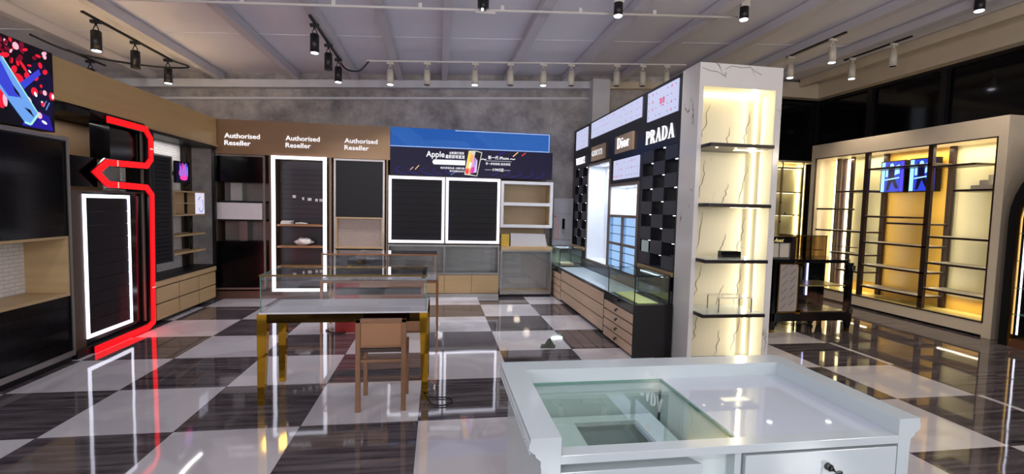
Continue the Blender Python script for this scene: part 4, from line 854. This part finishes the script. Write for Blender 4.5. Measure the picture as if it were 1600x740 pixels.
# ================================================================== MARBLE COLUMN
t = thing('marble_column', 'square white marble column with a tall warm lit shelf niche', 'column', (3.05, 0.5, 0))
cx0, cx1, cy0, cy1, ch = 2.60, 3.49, 0.15, 0.478, 2.985
part('shell', marble_w, [B(cx0, 2.645, cy0, cy1, 0, ch), B(3.425, cx1, cy0, cy1, 0, ch), B(2.645, 3.425, cy0, cy1, 2.765, ch), B(3.06, cx1, cy1, 1.0, 0, ch), B(2.645, 3.425, 0.455, cy1, 0, 2.765)], t, 0.0)
part('niche_back', marble_c, [B(2.645, 3.425, 0.44, 0.455, 0, 2.765)], t)
part('niche_side', mat('niche_side_white', (226, 220, 200), 0.3), [B(3.421, 3.425, 0.155, 0.44, 0, 2.765), B(2.645, 2.649, 0.155, 0.44, 0, 2.765), B(2.649, 3.421, 0.155, 0.44, 2.76, 2.765)], t)
part('led_strip', led_warm, [B(3.405, 3.42, 0.425, 0.44, 0.02, 2.75)], t); part('led_strip', led_warm, [B(2.66, 3.40, 0.40, 0.435, 2.735, 2.76)], t)
vein = mat('marble_vein', (112, 100, 88), 0.3)
def jag(x, z, dx, dz, seed, y=0.439):
    rr = random.Random(seed); n = 9; P_ = []
    for i in range(n+1):
        a = i/n; P_.append((x+dx*a+rr.uniform(-0.018, 0.018), z-dz*a+rr.uniform(-0.01, 0.01)))
    return [('prism', [(a[0]-w, y, a[1]), (a[0]+w, y, a[1]), (b_[0]+w2, y, b_[1]), (b_[0]-w2, y, b_[1])], (0, -0.0006, 0)) for a, b_, w, w2 in [(P_[i], P_[i+1], 0.001+0.0035*math.sin(PI*i/n), 0.001+0.0035*math.sin(PI*(i+1)/n)) for i in range(n)]]
sh = []
for zc in (2.66, 2.08, 1.54, 1.0, 0.5):
    sh += jag(2.88, zc, -0.07, 0.42, int(zc*100)); sh += jag(3.14, zc-0.22, -0.06, 0.28, int(zc*100)+1); sh += jag(3.36, zc-0.05, -0.08, 0.4, int(zc*100)+2)
part('vein', vein, sh, t)
sh = []
for i in range(9):
    pass
top = [(2.62, 2.93), (2.70, 2.905), (2.78, 2.90), (2.87, 2.86)]; top2 = [(2.86, 2.93), (2.93, 2.965), (3.03, 2.955), (3.13, 2.965), (3.2, 2.92), (3.25, 2.90)]
for L_ in (top, top2): sh += [('prism', [(a[0], 0.15, a[1]), (b_[0], 0.15, b_[1]), (b_[0], 0.15, b_[1]+0.007), (a[0], 0.15, a[1]+0.005)], (0, -0.0006, 0)) for a, b_ in zip(L_, L_[1:])]
part('vein', vein, sh, t)
for z, ln in ((2.20, 1), (1.63, 0), (1.09, 0), (0.56, 0)):
    s_ = part('shelf', mat('shelf_black_edge', (36, 28, 28), 0.3, 0.3), [B(2.645, 3.31, -0.02, 0.41, z-0.035, z-0.002)], t, 0.002, label='dark edged shelf')
    part('shelf_top', white_lacq, [B(2.655, 3.30, -0.01, 0.41, z-0.002, z+0.001)], s_)
    part('underside_lamp', led_shelf, [B(3.02, 3.3, 0.12, 0.2, z-0.038, z-0.035)], s_)
    if ln: part('lamp_dot', led_shelf, [('cyl', (x, 0.05, z-0.035), (x, 0.05, z-0.04), 0.012, 0.012, 10) for x in (2.75, 2.95, 3.1)], s_)
for z0, z1 in ((2.2, 2.74), (1.63, 2.16), (1.09, 1.59), (0.56, 1.05), (0.02, 0.52)):
    light('niche_light', 'AREA', (3.37, 0.40, (z0+z1)/2), 2.4, (1.0, 0.90, 0.64), shape='RECTANGLE', size=0.03, size_y=z1-z0).rotation_euler = (PI/2, 0, PI*0.75)
single('price_card', black_gloss, [B(2.95, 3.17, 0.20, 0.26, 1.0915, 1.155)], 'small black block with faint gold print on the third column shelf', 'sign block', (3.05, 0.23, 1.09), 0.003)
t = thing('acrylic_riser', 'small clear riser with dark legs on the lowest column shelf', 'riser', (3.05, 0.2, 0.561))
part('top_plate', g_clear, [B(2.86, 3.22, 0.06, 0.26, 0.70, 0.706)], t)
part('rim', beige_plastic, [B(2.86, 3.22, 0.06, 0.064, 0.698, 0.708), B(2.86, 3.22, 0.256, 0.26, 0.698, 0.708)], t)
for x in (2.86, 3.215):
    for y in (0.06, 0.255): part('leg', black_satin, [B(x, x+0.006, y, y+0.006, 0.561, 0.70)], t)

# ================================================================== CENTRE GLASS TABLES
def showcase_table(name, label, x0, x1, y0, y1, zt, zg, metal, deck, leg_w, apron, apron_m=None):
    t = thing(name, label, 'display table', ((x0+x1)/2, (y0+y1)/2, 0))
    part('deck', deck, [B(x0+0.01, x1-0.01, y0+0.01, y1-0.01, zt-0.012, zt)], t)
    part('apron', apron_m or metal, [B(x0+0.03, x1-0.03, y0+0.012, y0+0.03, zt-apron, zt-0.012), B(x0+0.03, x1-0.03, y1-0.03, y1-0.012, zt-apron, zt-0.012), B(x0+0.012, x0+0.03, y0+0.012, y1-0.012, zt-apron, zt-0.012), B(x1-0.03, x1-0.012, y0+0.012, y1-0.012, zt-apron, zt-0.012)], t)
    for a in (0, 1):
        for b_ in (0, 1):
            X0 = x0 if a == 0 else x1-leg_w; Y0 = y0 if b_ == 0 else y1-leg_w; e = leg_w*0.35
            bm = []
            top_ = [(X0, Y0, zt-apron), (X0+leg_w, Y0, zt-apron), (X0+leg_w, Y0+leg_w, zt-apron), (X0, Y0+leg_w, zt-apron)]
            dx = (0, -e) if a == 0 else (e, 0); dy = (0, -e) if b_ == 0 else (e, 0)
            part('leg', metal, [('loft', top_, [(X0+dx[0], Y0+dy[0], 0), (X0+leg_w+dx[1], Y0+dy[0], 0), (X0+leg_w+dx[1], Y0+leg_w+dy[1], 0), (X0+dx[0], Y0+leg_w+dy[1], 0)]), B(X0, X0+leg_w, Y0, Y0+leg_w, zt-apron, zt-0.012)], t)
    g = part('glass_case', g_clear, [B(x0+0.02, x1-0.02, y0+0.02, y0+0.026, zt, zg), B(x0+0.02, x1-0.02, y1-0.026, y1-0.02, zt, zg), B(x0+0.02, x0+0.026, y0+0.026, y1-0.026, zt, zg), B(x1-0.026, x1-0.02, y0+0.026, y1-0.026, zt, zg), B(x0+0.015, x1-0.015, y0+0.015, y1-0.015, zg, zg+0.006)], t)
    return t, g
_old = add
def add(bm, s):
    if s[0] == 'loft':
        a = [bm.verts.new(p_) for p_ in s[1]]; b_ = [bm.verts.new(p_) for p_ in s[2]]; n = len(a)
        bm.faces.new(a); bm.faces.new(list(reversed(b_)))
        for i in range(n): bm.faces.new((a[i], b_[i], b_[(i+1) % n], a[(i+1) % n]))
    else: _old(bm, s)
t, g = showcase_table('gold_glass_table', 'glass topped display table on mirror gold legs with a white deck', -1.21, 0.06, -0.42, 0.12, 0.71, 0.99, gold_mirror, grey_deck, 0.07, 0.08, mat('gold_dark_reflection', (70, 52, 24), 0.08, 1.0, var=0.3, scale=(3, 1, 1)))  # apron gold coloured dark to stand for its dark reflection
part('edge_trim', mat('bronze_edge', (120, 96, 52), 0.25, 0.8), [B(-1.195, 0.045, -0.408, -0.400, 0.984, 0.998), B(-1.195, 0.045, 0.10, 0.106, 0.988, 0.997)], g)
part('corner_edge', green_edge, [B(0.036, 0.041, -0.402, 0.1, 0.984, 0.997), B(-1.191, -1.186, -0.402, 0.1, 0.984, 0.997), B(0.036, 0.041, -0.402, -0.396, 0.71, 0.99), B(-1.191, -1.186, -0.402, -0.396, 0.71, 0.99)], g)
part('lamp_bar', black_gloss, [B(0.0, 0.03, -0.38, 0.08, 0.965, 0.98)], g, label='black light bar under the right glass edge')
t, g = showcase_table('copper_glass_table', 'smaller copper framed glass table standing behind the gold one', -1.24, 0.14, 1.62, 2.12, 0.64, 0.945, copper, mat('smoked_deck', (90, 80, 78), 0.2), 0.035, 0.04)
part('edge_trim', copper, [B(-1.225, 0.125, 1.632, 1.642, 0.935, 0.953), B(-1.225, -1.215, 1.64, 2.1, 0.935, 0.953), B(0.115, 0.125, 1.64, 2.1, 0.935, 0.953), B(0.112, 0.125, 1.632, 1.645, 0.64, 0.935), B(-1.225, -1.212, 1.632, 1.645, 0.64, 0.935)], g)
t = thing('low_metal_cabinet', 'low copper box with a red left side under the rear glass table', 'cabinet', (-0.55, 1.85, 0))
part('body', copper_flat, [B(-0.80, -0.05, 1.66, 2.05, 0.0, 0.595)], t, 0.003); part('side_panel', red_box, [B(-1.08, -0.80, 1.66, 2.05, 0.0, 0.595)], t, 0.003, label='red left end')  # left part of the box coloured red
part('groove', black_satin, [B(-1.06, -0.07, 1.652, 1.66, 0.46, 0.545)], t)

# chair
t = thing('counter_chair', 'copper coloured low back chair drawn up to the gold table', 'chair', (-0.28, -0.44, 0))
ch_m = mat('bronze_chair_frame', (132, 96, 70), 0.35, 0.45, var=0.08, scale=(2, 2, 14)); ch_p = mat('bronze_chair_panel', (150, 108, 76), 0.42, 0.25, var=0.04)
for x in (-0.465, -0.135): part('leg', ch_m, [B(x, x+0.035, -0.62, -0.585, 0, 0.70)], t, 0.002)
for x in (-0.455, -0.13): part('leg', ch_m, [B(x, x+0.032, -0.30, -0.268, 0, 0.47)], t, 0.002)
part('backrest', ch_p, [B(-0.43, -0.135, -0.612, -0.592, 0.50, 0.675)], t, 0.003)
part('back_frame', ch_m, [B(-0.465, -0.10, -0.62, -0.585, 0.672, 0.70), B(-0.43, -0.135, -0.617, -0.587, 0.485, 0.502)], t, 0.002)
part('seat', mat('dark_seat', (60, 44, 38), 0.3, 0.2), [B(-0.45, -0.12, -0.60, -0.275, 0.445, 0.47)], t, 0.003)
part('rail', ch_m, [B(-0.43, -0.135, -0.61, -0.593, 0.375, 0.395)], t); part('rail', ch_m, [B(-0.45, -0.432, -0.585, -0.30, 0.375, 0.395)], t); part('rail', ch_m, [B(-0.118, -0.10, -0.585, -0.30, 0.375, 0.395)], t)
cable('floor_cable', [(0.02, -0.40, 0.01), (0.07, -0.42, 0.02), (0.12, -0.41, 0.01), (0.22, -0.43, 0.01), (0.25, -0.50, 0.01), (0.19, -0.57, 0.01), (0.10, -0.55, 0.01), (0.06, -0.47, 0.03), (0.03, -0.43, 0.05)], 0.006, 'black looped cable on the floor by the right gold leg')
cable('floor_cable', [(-1.2, 1.75, 0.01), (-1.1, 1.62, 0.01), (-1.0, 1.6, 0.01), (-0.95, 1.63, 0.012)], 0.008, 'short black cable on the floor by the rear table leg')
t = thing('floor_debris', 'crumpled dark green packing scrap lying on a white floor tile', 'scrap', (1.35, 0.92, 0))
gm = mat('dark_green_scrap', (48, 58, 44), 0.5)
part('base_sheet', gm, [('prism', [(1.26, 0.86, 0.001), (1.42, 0.84, 0.001), (1.45, 0.93, 0.001), (1.30, 0.97, 0.001)], (0, 0, 0.012))], t)
part('folded_flap', gm, [('prism', [(1.30, 0.90, 0.01), (1.40, 0.90, 0.01), (1.36, 0.92, 0.085)], (0.03, 0.03, 0)), ('prism', [(1.34, 0.87, 0.01), (1.43, 0.88, 0.01), (1.41, 0.90, 0.05)], (0.0, 0.03, 0))], t)

# ================================================================== FRONT WHITE VITRINE COUNTER
t = thing('white_vitrine_counter', 'white lacquered display counter with a sunken glass top in the foreground', 'counter', (0.95, -2.7, 0))
x0, x1, y0, y1, zt, zl = 0.367, 1.545, -3.0, -2.395, 0.95, 0.90
xi0, xi1, yi1 = 0.449, 1.475, -2.488
prof = [(0.0, 0.95), (0.0, 0.94), (-0.004, 0.93), (-0.002, 0.918), (0.006, 0.910), (0.012, 0.908), (0.016, 0.898), (0.028, 0.888), (0.028, 0.87)]
def crown(side):
    if side == 'L': pr = [(x0+a, z) for a, z in prof] + [(xi0, 0.87), (xi0, 0.95)]
    else: pr = [(x1-a, z) for a, z in prof] + [(xi1, 0.87), (xi1, 0.95)]
    return ('prism', [(a, y0, z) for a, z in pr], (0, y1-y0, 0))
part('raised_rim', white_lacq, [crown('L'), crown('R'), B(xi0, xi1, yi1, y1, 0.86, 0.95)], t)
part('body', white_lacq, [B(x0+0.03, xi0, y0+0.0, y1-0.02, 0.0, 0.87), B(xi1, x1-0.03, y0, y1-0.02, 0, 0.87), B(xi0, xi1, -2.45, y1-0.02, 0, 0.86)], t)
part('front_rail', white_lacq, [B(xi0, xi1, y0, -2.955, 0.876, 0.90)], t, 0.001)
part('white_top', mat('white_backed_glass', (176, 184, 194), 0.03, var=0.01), [B(0.982, xi1, -2.955, yi1, 0.885, 0.899)], t, 0.001)
part('glass_top', g_green, [B(xi0, 0.975, -2.955, yi1, 0.893, 0.899)], t)
part('glass_seam', green_edge, [B(0.974, 0.979, -2.955, yi1, 0.89, 0.8995), B(xi0, 0.975, yi1-0.004, yi1-0.0005, 0.890, 0.8995)], t)
wl = mat('well_white', (196, 208, 206), 0.4, var=0.02)
part('well', wl, [B(xi0, 0.99, -2.954, -2.94, 0.70, 0.876), B(0.985, 0.99, -2.94, yi1, 0.60, 0.885), B(xi0, 0.985, -2.465, -2.452, 0.60, 0.86), B(xi0-0.0, xi0+0.004, -2.94, -2.47, 0.60, 0.876)], t)
part('well_deck', wl, [B(xi0, 0.62, -2.94, -2.50, 0.755, 0.77), B(0.86, 0.94, -2.94, -2.50, 0.755, 0.77), B(0.62, 0.86, -2.55, -2.50, 0.755, 0.77), B(0.62, 0.86, -2.94, -2.80, 0.755, 0.77)], t)
part('well_floor', mat('well_floor_grey', (150, 156, 150), 0.5), [B(xi0, 0.985, -2.94, -2.452, 0.58, 0.60)], t)
part('front_tray', white_lacq, [('prism', [(xi0+0.001, -2.997, 0.80), (0.853, -2.997, 0.80), (0.80, -2.90, 0.80), (xi0+0.001, -2.90, 0.80)], (0, 0, 0.052))], t, 0.001, label='white inner tray under the front rail')
part('recess_wall', white_lacq, [B(0.955, 0.975, -2.99, -2.94, 0.0, 0.876), B(xi0, 0.975, -2.935, -2.92, 0.0, 0.75)], t)
d = part('drawer', white_lacq, [B(0.982, 1.472, y0-0.0, -2.97, 0.66, 0.868)], t, 0.001); part('door', white_lacq, [B(0.982, 1.472, y0, -2.97, 0.05, 0.652)], t, 0.001)
lk = part('lock', key_metal, [('cyl', (1.243, y0, 0.822), (1.243, y0-0.012, 0.822), 0.011, 0.010, 20), ('cyl', (1.243, y0-0.012, 0.822), (1.243, y0-0.02, 0.822), 0.005, 0.005, 12)], d)
part('key', key_metal, [('ball', (1.256, y0-0.028, 0.816), 0.010, (1.1, 0.35, 0.8)), ('tube', [(1.246, y0-0.02, 0.819), (1.258, y0-0.03, 0.812)], 0.003, 8), ('tube', [(1.248, y0-0.022, 0.812), (1.246, y0-0.024, 0.79), (1.246, y0-0.024, 0.77)], 0.0022, 8)], lk)
bd = []
for k in range(26):
    yy = -2.98+k*0.0225
    bd.append(('ball', (x0+0.002, yy, 0.912), 0.008, (0.8, 1.25, 1.0))); bd.append(('ball', (x0+0.006, yy+0.011, 0.896), 0.006, (0.8, 1.3, 0.9)))
part('carved_beading', white_lacq, bd, t, label='carved bead moulding on the left edge')
part('plinth', white_lacq, [B(x0+0.05, x1-0.05, y0+0.03, y1-0.04, 0, 0.02)], t)

# ================================================================== RIGHT: WHITE FRAMED SHELF WALL
XF = 7.12
t = thing('lit_shelf_wall', 'large white framed display wall with amber and cream lit shelving', 'display wall', (7.4, 2.3, 0))
part('outer_frame', cream_paint, [B(XF, 7.62, 0.764, 0.875, 0, 2.84), B(XF, 7.62, 3.79, 3.90, 0, 2.84), B(XF, 7.62, 0.875, 3.79, 2.58, 2.84), B(XF, 7.62, 0.875, 3.79, 0.03, 0.20)], t, 0.004)
part('plinth', black_satin, [B(XF+0.04, 7.6, 0.80, 3.88, 0, 0.03)], t)
part('inner_trim', brown_post, frame_shapes('x', 0.862, 3.80, 0.19, 2.59, XF-0.006, XF+0.02, 0.016), t)
part('back_cream', cream_back, [B(7.56, 7.58, 0.875, 1.70, 0.40, 2.58), B(7.56, 7.58, 2.72, 3.79, 0.40, 2.58)], t, label='pale marble back panels'); part('back_amber', orange_back, [B(7.55, 7.58, 1.70, 2.72, 0.40, 2.58), B(7.56, 7.58, 0.875, 3.79, 0.20, 0.40)], t, label='amber back panel')
part('base_deck', mat('warm_cream_deck', (222, 200, 120), 0.3), [B(XF+0.02, 7.56, 0.875, 3.79, 0.2, 0.215)], t)
for y in (2.72, 1.69):
    for x in (XF+0.0, XF+0.36): part('post', brown_post, [B(x, x+0.05, y-0.035, y+0.035, 0.215, 2.58)], t)
for y in (3.60, 3.30): part('post', brown_post, [B(XF+0.30, XF+0.34, y-0.03, y+0.03, 0.215, 2.58)], t)
def shf(y0, y1, z, d=0.36, m=brown_post):
    s_ = part('shelf', m, [B(XF+0.0, XF+d, y0, y1, z-0.028, z)], t, 0.002)
    part('shelf_top', beige_plastic, [B(XF+0.006, XF+d, y0+0.004, y1-0.004, z, z+0.002)], s_)
for a in ((0.875, 1.35, 1.93), (1.10, 1.64, 2.28), (0.875, 1.64, 1.275), (0.875, 1.64, 0.90), (0.875, 1.66, 0.52), (1.67, 2.70, 2.32), (2.02, 2.70, 1.545), (1.68, 2.30, 1.45), (1.66, 2.72, 1.12), (1.66, 2.72, 0.74), (1.66, 2.72, 0.385),
          (2.74, 3.30, 1.97), (3.25, 3.71, 1.665), (2.74, 3.71, 1.28), (2.74, 3.35, 0.89), (2.74, 3.2, 0.6)): shf(*a)
for z in (2.32, 1.95, 1.55, 1.28, 1.12, 0.89, 0.6): part('rung', brown_post, [B(XF+0.05, XF+0.36, 2.70, 2.735, z-0.02, z)], t); 
part('led_strip', led_warm, [B(7.50, 7.52, 3.42, 3.47, 0.22, 2.56)], t); part('led_strip', led_warm, [B(7.50, 7.52, 3.72, 3.75, 0.22, 2.56)], t)
part('mirror_strip', mat('pinkish_steel', (176, 156, 156), 0.25, 0.5), [B(7.50, 7.54, 3.48, 3.70, 0.22, 2.56)], t)
for y, w in ((1.28, 0.7), (2.2, 0.9), (3.1, 0.6)):
    light('shelf_light', 'AREA', (XF+0.28, y, 2.55), 5, (1, 0.87, 0.58), shape='RECTANGLE', size=0.05, size_y=w); light('shelf_light', 'AREA', (XF+0.3, y, 0.37), 1.2, (1, 0.87, 0.58), shape='RECTANGLE', size=0.05, size_y=w)
for y in (0.92, 1.62, 1.78, 2.64, 2.80, 3.70):      # added fill strips behind the front edge and posts, brightening the back panels
    light('shelf_light', 'AREA', (XF+0.08, y, 1.4), 3.6, (1, 0.88, 0.62), shape='RECTANGLE', size=2.2, size_y=0.03).rotation_euler = (0, -PI/2, 0)
ph1 = emit('poster_blue', (40, 60, 190), 1.3); ph2 = emit('poster_ice', (150, 205, 235), 1.5); ph3 = emit('poster_violet', (70, 60, 220), 1.6)
for y0, y1, lb in ((2.32, 2.70, 'left blue portrait screen on the amber back panel'), (1.84, 2.22, 'right blue portrait screen on the amber back panel')):
    s_ = thing('portrait_screen', lb, 'screen', (7.45, (y0+y1)/2, 1.95), 'blue portrait screens')
    part('casing', black_satin, [B(7.40, 7.5, y0-0.015, y1+0.015, 1.93, 2.44)], s_)
    p = Picture('picture', (7.40, y1, 1.945), (0, -1, 0), (0, 0, 1), (-1, 0, 0)); w, h = y1-y0, 0.48
    p.rect(0, 0, w, h, ph1, 1); p.rect(0, 0, w*0.16, h, ph2, 2); p.rect(w*0.86, 0, w, h, ph3, 2); p.poly([(w*0.25, 0.02), (w*0.34, h*0.55), (w*0.3, h*0.9), (w*0.55, h*0.95), (w*0.6, h*0.5), (w*0.8, 0.05), (w*0.66, 0.05), (w*0.5, h*0.35), (w*0.36, 0.02)], nv, 3)
    p.poly([(w*0.6, h*0.55), (w*0.82, h*0.6), (w*0.8, h*0.9), (w*0.62, h*0.85)], ph2, 3); p.rect(w*0.2, h*0.5, w*0.3, h*0.8, ph2, 3); p.line([(w*0.18, h*0.4), (w*0.82, h*0.46)], 0.02, ph2, 4); p.disc(w*0.46, h*0.86, 0.035, 0.045, ph2, 5)
    p.done(s_)
t = thing('stepped_riser', 'small stepped grey riser on the upper right shelf of the lit wall', 'riser', (7.3, 1.05, 1.932))
for k in range(3): part('step', mat('riser_grey', (150, 142, 132), 0.35), [B(7.20+k*0.07, 7.27+k*0.07, 0.90+0.0*k, 1.20-0.05*k, 1.933, 1.985+k*0.07)], t, 0.002)
t = thing('acrylic_riser', 'low dark topped riser on a lower left shelf of the lit wall', 'riser', (7.3, 3.2, 0.892))
part('top_plate', brown_post, [B(7.2, 7.35, 3.0, 3.33, 0.98, 0.99)], t); part('leg', g_clear, [B(7.2, 7.21, 3.05, 3.07, 0.892, 0.98)], t); part('leg', g_clear, [B(7.2, 7.21, 3.27, 3.29, 0.892, 0.98)], t)

# far lit shelf behind the column
t = thing('lit_shelf_unit', 'cream lit shelf unit of small compartments behind the marble column', 'shelf', (7.0, 4.75, 0))
part('back_panel', cream_back, [B(6.3, 7.85, 4.88, 4.90, 0, 2.62)], t); part('top_panel', cream_paint, [B(6.3, 7.85, 4.62, 4.9, 2.60, 2.64)], t)
gf = mat('pale_gold_frame', (160, 146, 110), 0.35, 0.6)
for x in (6.62, 7.08, 7.56): part('post', gf, [B(x, x+0.03, 4.62, 4.66, 0, 2.60)], t)
for z in (2.5, 2.0, 1.53, 1.08, 0.6):
    for a, b_ in ((6.35, 6.62), (6.65, 7.08), (7.11, 7.56)):
        part('shelf', gf, [B(a, b_, 4.62, 4.86, z-0.02, z)], t); part('shelf_lamp', led_shelf, [B(a+0.04, b_-0.04, 4.80, 4.83, z-0.026, z-0.02)], t)
part('led_strip', led_warm, [B(7.64, 7.68, 4.84, 4.86, 0.05, 2.58)], t); part('led_strip', led_warm, [B(7.76, 7.79, 4.84, 4.86, 0.05, 2.58)], t)
part('clip', black_satin, [('ball', (x, 4.61, z), 0.018, (1, 0.6, 1)) for x, z in ((7.08, 1.78), (7.2, 1.55), (7.09, 1.38), (7.08, 0.95))], t)
light('shelf_light', 'AREA', (7.1, 4.70, 2.56), 14, (1, 0.87, 0.6), shape='RECTANGLE', size=1.2, size_y=0.1)

# black showcase cabinet
t = thing('black_showcase', 'black cabinet with gold edged film covered door and glass side', 'showcase', (5.0, 1.5, 0))
bx0, bx1, by0, by1 = 4.40, 5.58, 1.27, 1.80
part('top', black_gloss, [('prism', [(bx0, by0, 0.915), (5.46, by0-0.02, 0.915), (bx1+0.02, by0+0.1, 0.915), (bx1+0.02, by1, 0.915), (bx0, by1, 0.915)], (0, 0, 0.045))], t, 0.002)
part('side_post', black_gloss, [B(bx0, bx0+0.04, by0, by1, 0.15, 0.915)], t); part('side_post', black_gloss, [B(bx1-0.06, bx1, by0+0.02, by0+0.09, 0.15, 0.915)], t); part('side_post', black_gloss, [B(bx1-0.05, bx1, by1-0.05, by1, 0.15, 0.915)], t)
part('base', black_gloss, [B(bx0, bx1, by0, by1, 0.15, 0.26)], t, 0.003)
part('back_panel', black_gloss, [B(bx0+0.04, bx1-0.05, by1-0.02, by1, 0.26, 0.915)], t); part('divider', black_gloss, [B(4.745, 4.775, by0, by1-0.02, 0.26, 0.915)], t)
dd = part('door', film, [B(4.475, 4.735, by0-0.012, by0, 0.285, 0.895)], t, label='door panel covered with printed protective film')
part('door_frame', brass, frame_shapes('y', 4.455, 4.752, 0.265, 0.912, by0-0.015, by0, 0.016), dd)
p = Picture('film_print', (4.475, by0-0.012, 0.285), (1, 0, 0), (0, 0, 1), (0, -1, 0)); fg = mat('film_print_grey', (100, 90, 86), 0.5)
for k in range(6):
    for j in range(2):
        uu, vv = 0.03+0.12*j, 0.03+0.1*k+0.05*j; p.line([(uu, vv), (uu+0.075, vv+0.07)], 0.008, fg, 1)
p.done(dd)
part('glass_front', g_clear, [B(4.78, bx1-0.06, by0+0.01, by0+0.016, 0.26, 0.915)], t)
part('inner_shelf', mat('champagne_shelf', (190, 170, 110), 0.3, 0.3), [B(4.78, 5.5, by0+0.05, by1-0.03, 0.60, 0.615)], t); part('inner_floor', mat('shelf_brown', (120, 100, 70), 0.3), [B(4.78, 5.5, by0+0.03, by1-0.03, 0.262, 0.275)], t)
part('glass_cylinder', steel, [('cyl', (4.92, 1.5, 0.616), (4.92, 1.5, 0.90), 0.06, 0.06, 18)], t)
part('led_strip', emit('led_violet', (190, 190, 255), 3.0), [B(5.30, 5.32, by1-0.04, by1-0.03, 0.40, 0.87)], t)
for x, z in ((4.74, 0.895), (4.74, 0.285), (bx1-0.03, 0.855), (bx1-0.03, 0.285)): part('corner_fitting', brass if x < 5 else steel, [B(x-0.012, x+0.05 if x < 5 else x+0.02, by0-0.02, by0-0.004, z-0.04, z+0.03), B(x-0.02, x+0.09 if x < 5 else x+0.02, by0-0.02, by0-0.004, z-0.01, z+0.015)], t)
for x in (bx0, bx1-0.07):
    for y in (by0, by1-0.07):
        l_ = part('leg', black_gloss, [('loft', [(x, y, 0.15), (x+0.07, y, 0.15), (x+0.07, y+0.07, 0.15), (x, y+0.07, 0.15)], [(x+0.015, y+0.015, 0.03), (x+0.055, y+0.015, 0.03), (x+0.055, y+0.055, 0.03), (x+0.015, y+0.055, 0.03)])], t)
        part('foot', brass, [B(x+0.012, x+0.058, y+0.012, y+0.058, 0, 0.035)], l_)
part('apron_bracket', black_gloss, [('prism', [(bx0+0.07, by0, 0.15), (bx0+0.16, by0, 0.15), (bx0+0.09, by0, 0.13), (bx0+0.07, by0, 0.09)], (0, 0.03, 0)), ('prism', [(bx1-0.07, by0, 0.15), (bx1-0.16, by0, 0.15), (bx1-0.09, by0, 0.13), (bx1-0.07, by0, 0.09)], (0, 0.03, 0))], t)
t = thing('small_black_case', 'small black case with cream panels and gold script on top of the black cabinet', 'display case', (4.5, 1.5, 0.961))
part('body', beige_plastic, [B(4.40, 4.70, 1.40, 1.70, 0.975, 1.16)], t, 0.002); part('base', steel, [B(4.40, 4.71, 1.39, 1.71, 0.961, 0.975)], t)
part('header', black_gloss, [B(4.395, 4.73, 1.385, 1.70, 1.165, 1.245)], t); part('frame', steel, frame_shapes('y', 4.395, 4.71, 0.965, 1.166, 1.386, 1.40, 0.008) + [B(4.545, 4.553, 1.386, 1.40, 0.97, 1.16)], t)
text('lettering', 'Anet', (4.46, 1.384, 1.175), (1, 0, 0), (0, 0, 1), (0, -1, 0), 0.07, emit('gold_script', (226, 206, 130), 0.9), t, width=0.14, shear=0.4, depth=0.003)
part('side_post', brown_post, [B(4.73, 4.80, 1.40, 1.45, 0.961, 1.245)], t)
v = vitrine('bronze_glass_case', 4.815, 5.24, 1.38, 1.74, 0.961, 1.26, 'bronze tinted glass box on top of the black cabinet', g_bronze, mat('bronze_case_edge', (120, 104, 70), 0.25, 0.8))
for z in (1.18, 1.07): part('glass_shelf', g_bronze, [B(4.81, 5.23, 1.40, 1.72, z, z+0.004)], v)
t = thing('caster_wheel', 'small black caster wheel on the floor under the black cabinet', 'wheel', (5.35, 1.75, 0))
part('tyre', rubber, [('cyl', (5.34, 1.72, 0.04), (5.38, 1.72, 0.04), 0.04, 0.04, 18)], t); part('fork', steel, [B(5.335, 5.34, 1.70, 1.74, 0.04, 0.12), B(5.38, 5.385, 1.70, 1.74, 0.04, 0.12), B(5.33, 5.39, 1.69, 1.75, 0.12, 0.148)], t)
cable('floor_cable', [(4.95, 1.78, 0.01), (5.1, 1.66, 0.012), (5.25, 1.7, 0.01), (5.34, 1.66, 0.01)], 0.006, 'thin black cable trailing on the floor under the black cabinet')

# arched showcase at the right edge
t = thing('arched_showcase', 'black showcase with a gold arched opening and lit glass shelves at the right edge', 'showcase', (7.2, -0.2, 0))
def arch_pts(yc, w, z0, zs, n=14): return [(yc-w, z0)] + [(yc-w*math.cos(PI*i/n), zs+w*math.sin(PI*i/n)) for i in range(n+1)] + [(yc+w, z0)]
yc = -0.30; XO = 7.0
def arch_band(w0, w1, za, zb, zs, x0, x1, n=20):
    out = []
    O = [(yc+w1, za)] + [(yc+w1*math.cos(PI*i/n), zs+w1*math.sin(PI*i/n)) for i in range(n+1)] + [(yc-w1, za)]
    I = [(yc+w0, zb)] + [(yc+w0*math.cos(PI*i/n), zs+w0*math.sin(PI*i/n)) for i in range(n+1)] + [(yc-w0, zb)]
    for a, b_, c, d_ in zip(O, O[1:], I[1:], I): out.append(('prism', [(x0, a[0], a[1]), (x0, b_[0], b_[1]), (x0, c[0], c[1]), (x0, d_[0], d_[1])], (x1-x0, 0, 0)))
    return out
part('arch_body', black_satin, arch_band(0.80, 0.90, 0, 0, 1.55, XO, XO+0.5), t); part('arch_trim', brass, arch_band(0.775, 0.80, 0.06, 0.06, 1.55, XO-0.01, XO+0.03), t)
part('back_panel', black_satin, [B(XO+0.46, XO+0.5, yc-0.8, yc+0.8, 0, 2.2)], t); part('base', copper, [B(XO, XO+0.46, yc-0.8, yc+0.8, 0, 0.10)], t)
for z in (0.40, 0.72, 1.05, 1.38): part('glass_shelf', green_edge, [B(XO+0.02, XO+0.44, yc-0.78, yc+0.78, z-0.008, z)], t)
part('led_strip', led_w, [B(XO+0.05, XO+0.06, yc+0.745, yc+0.76, 0.15, 1.9)], t)
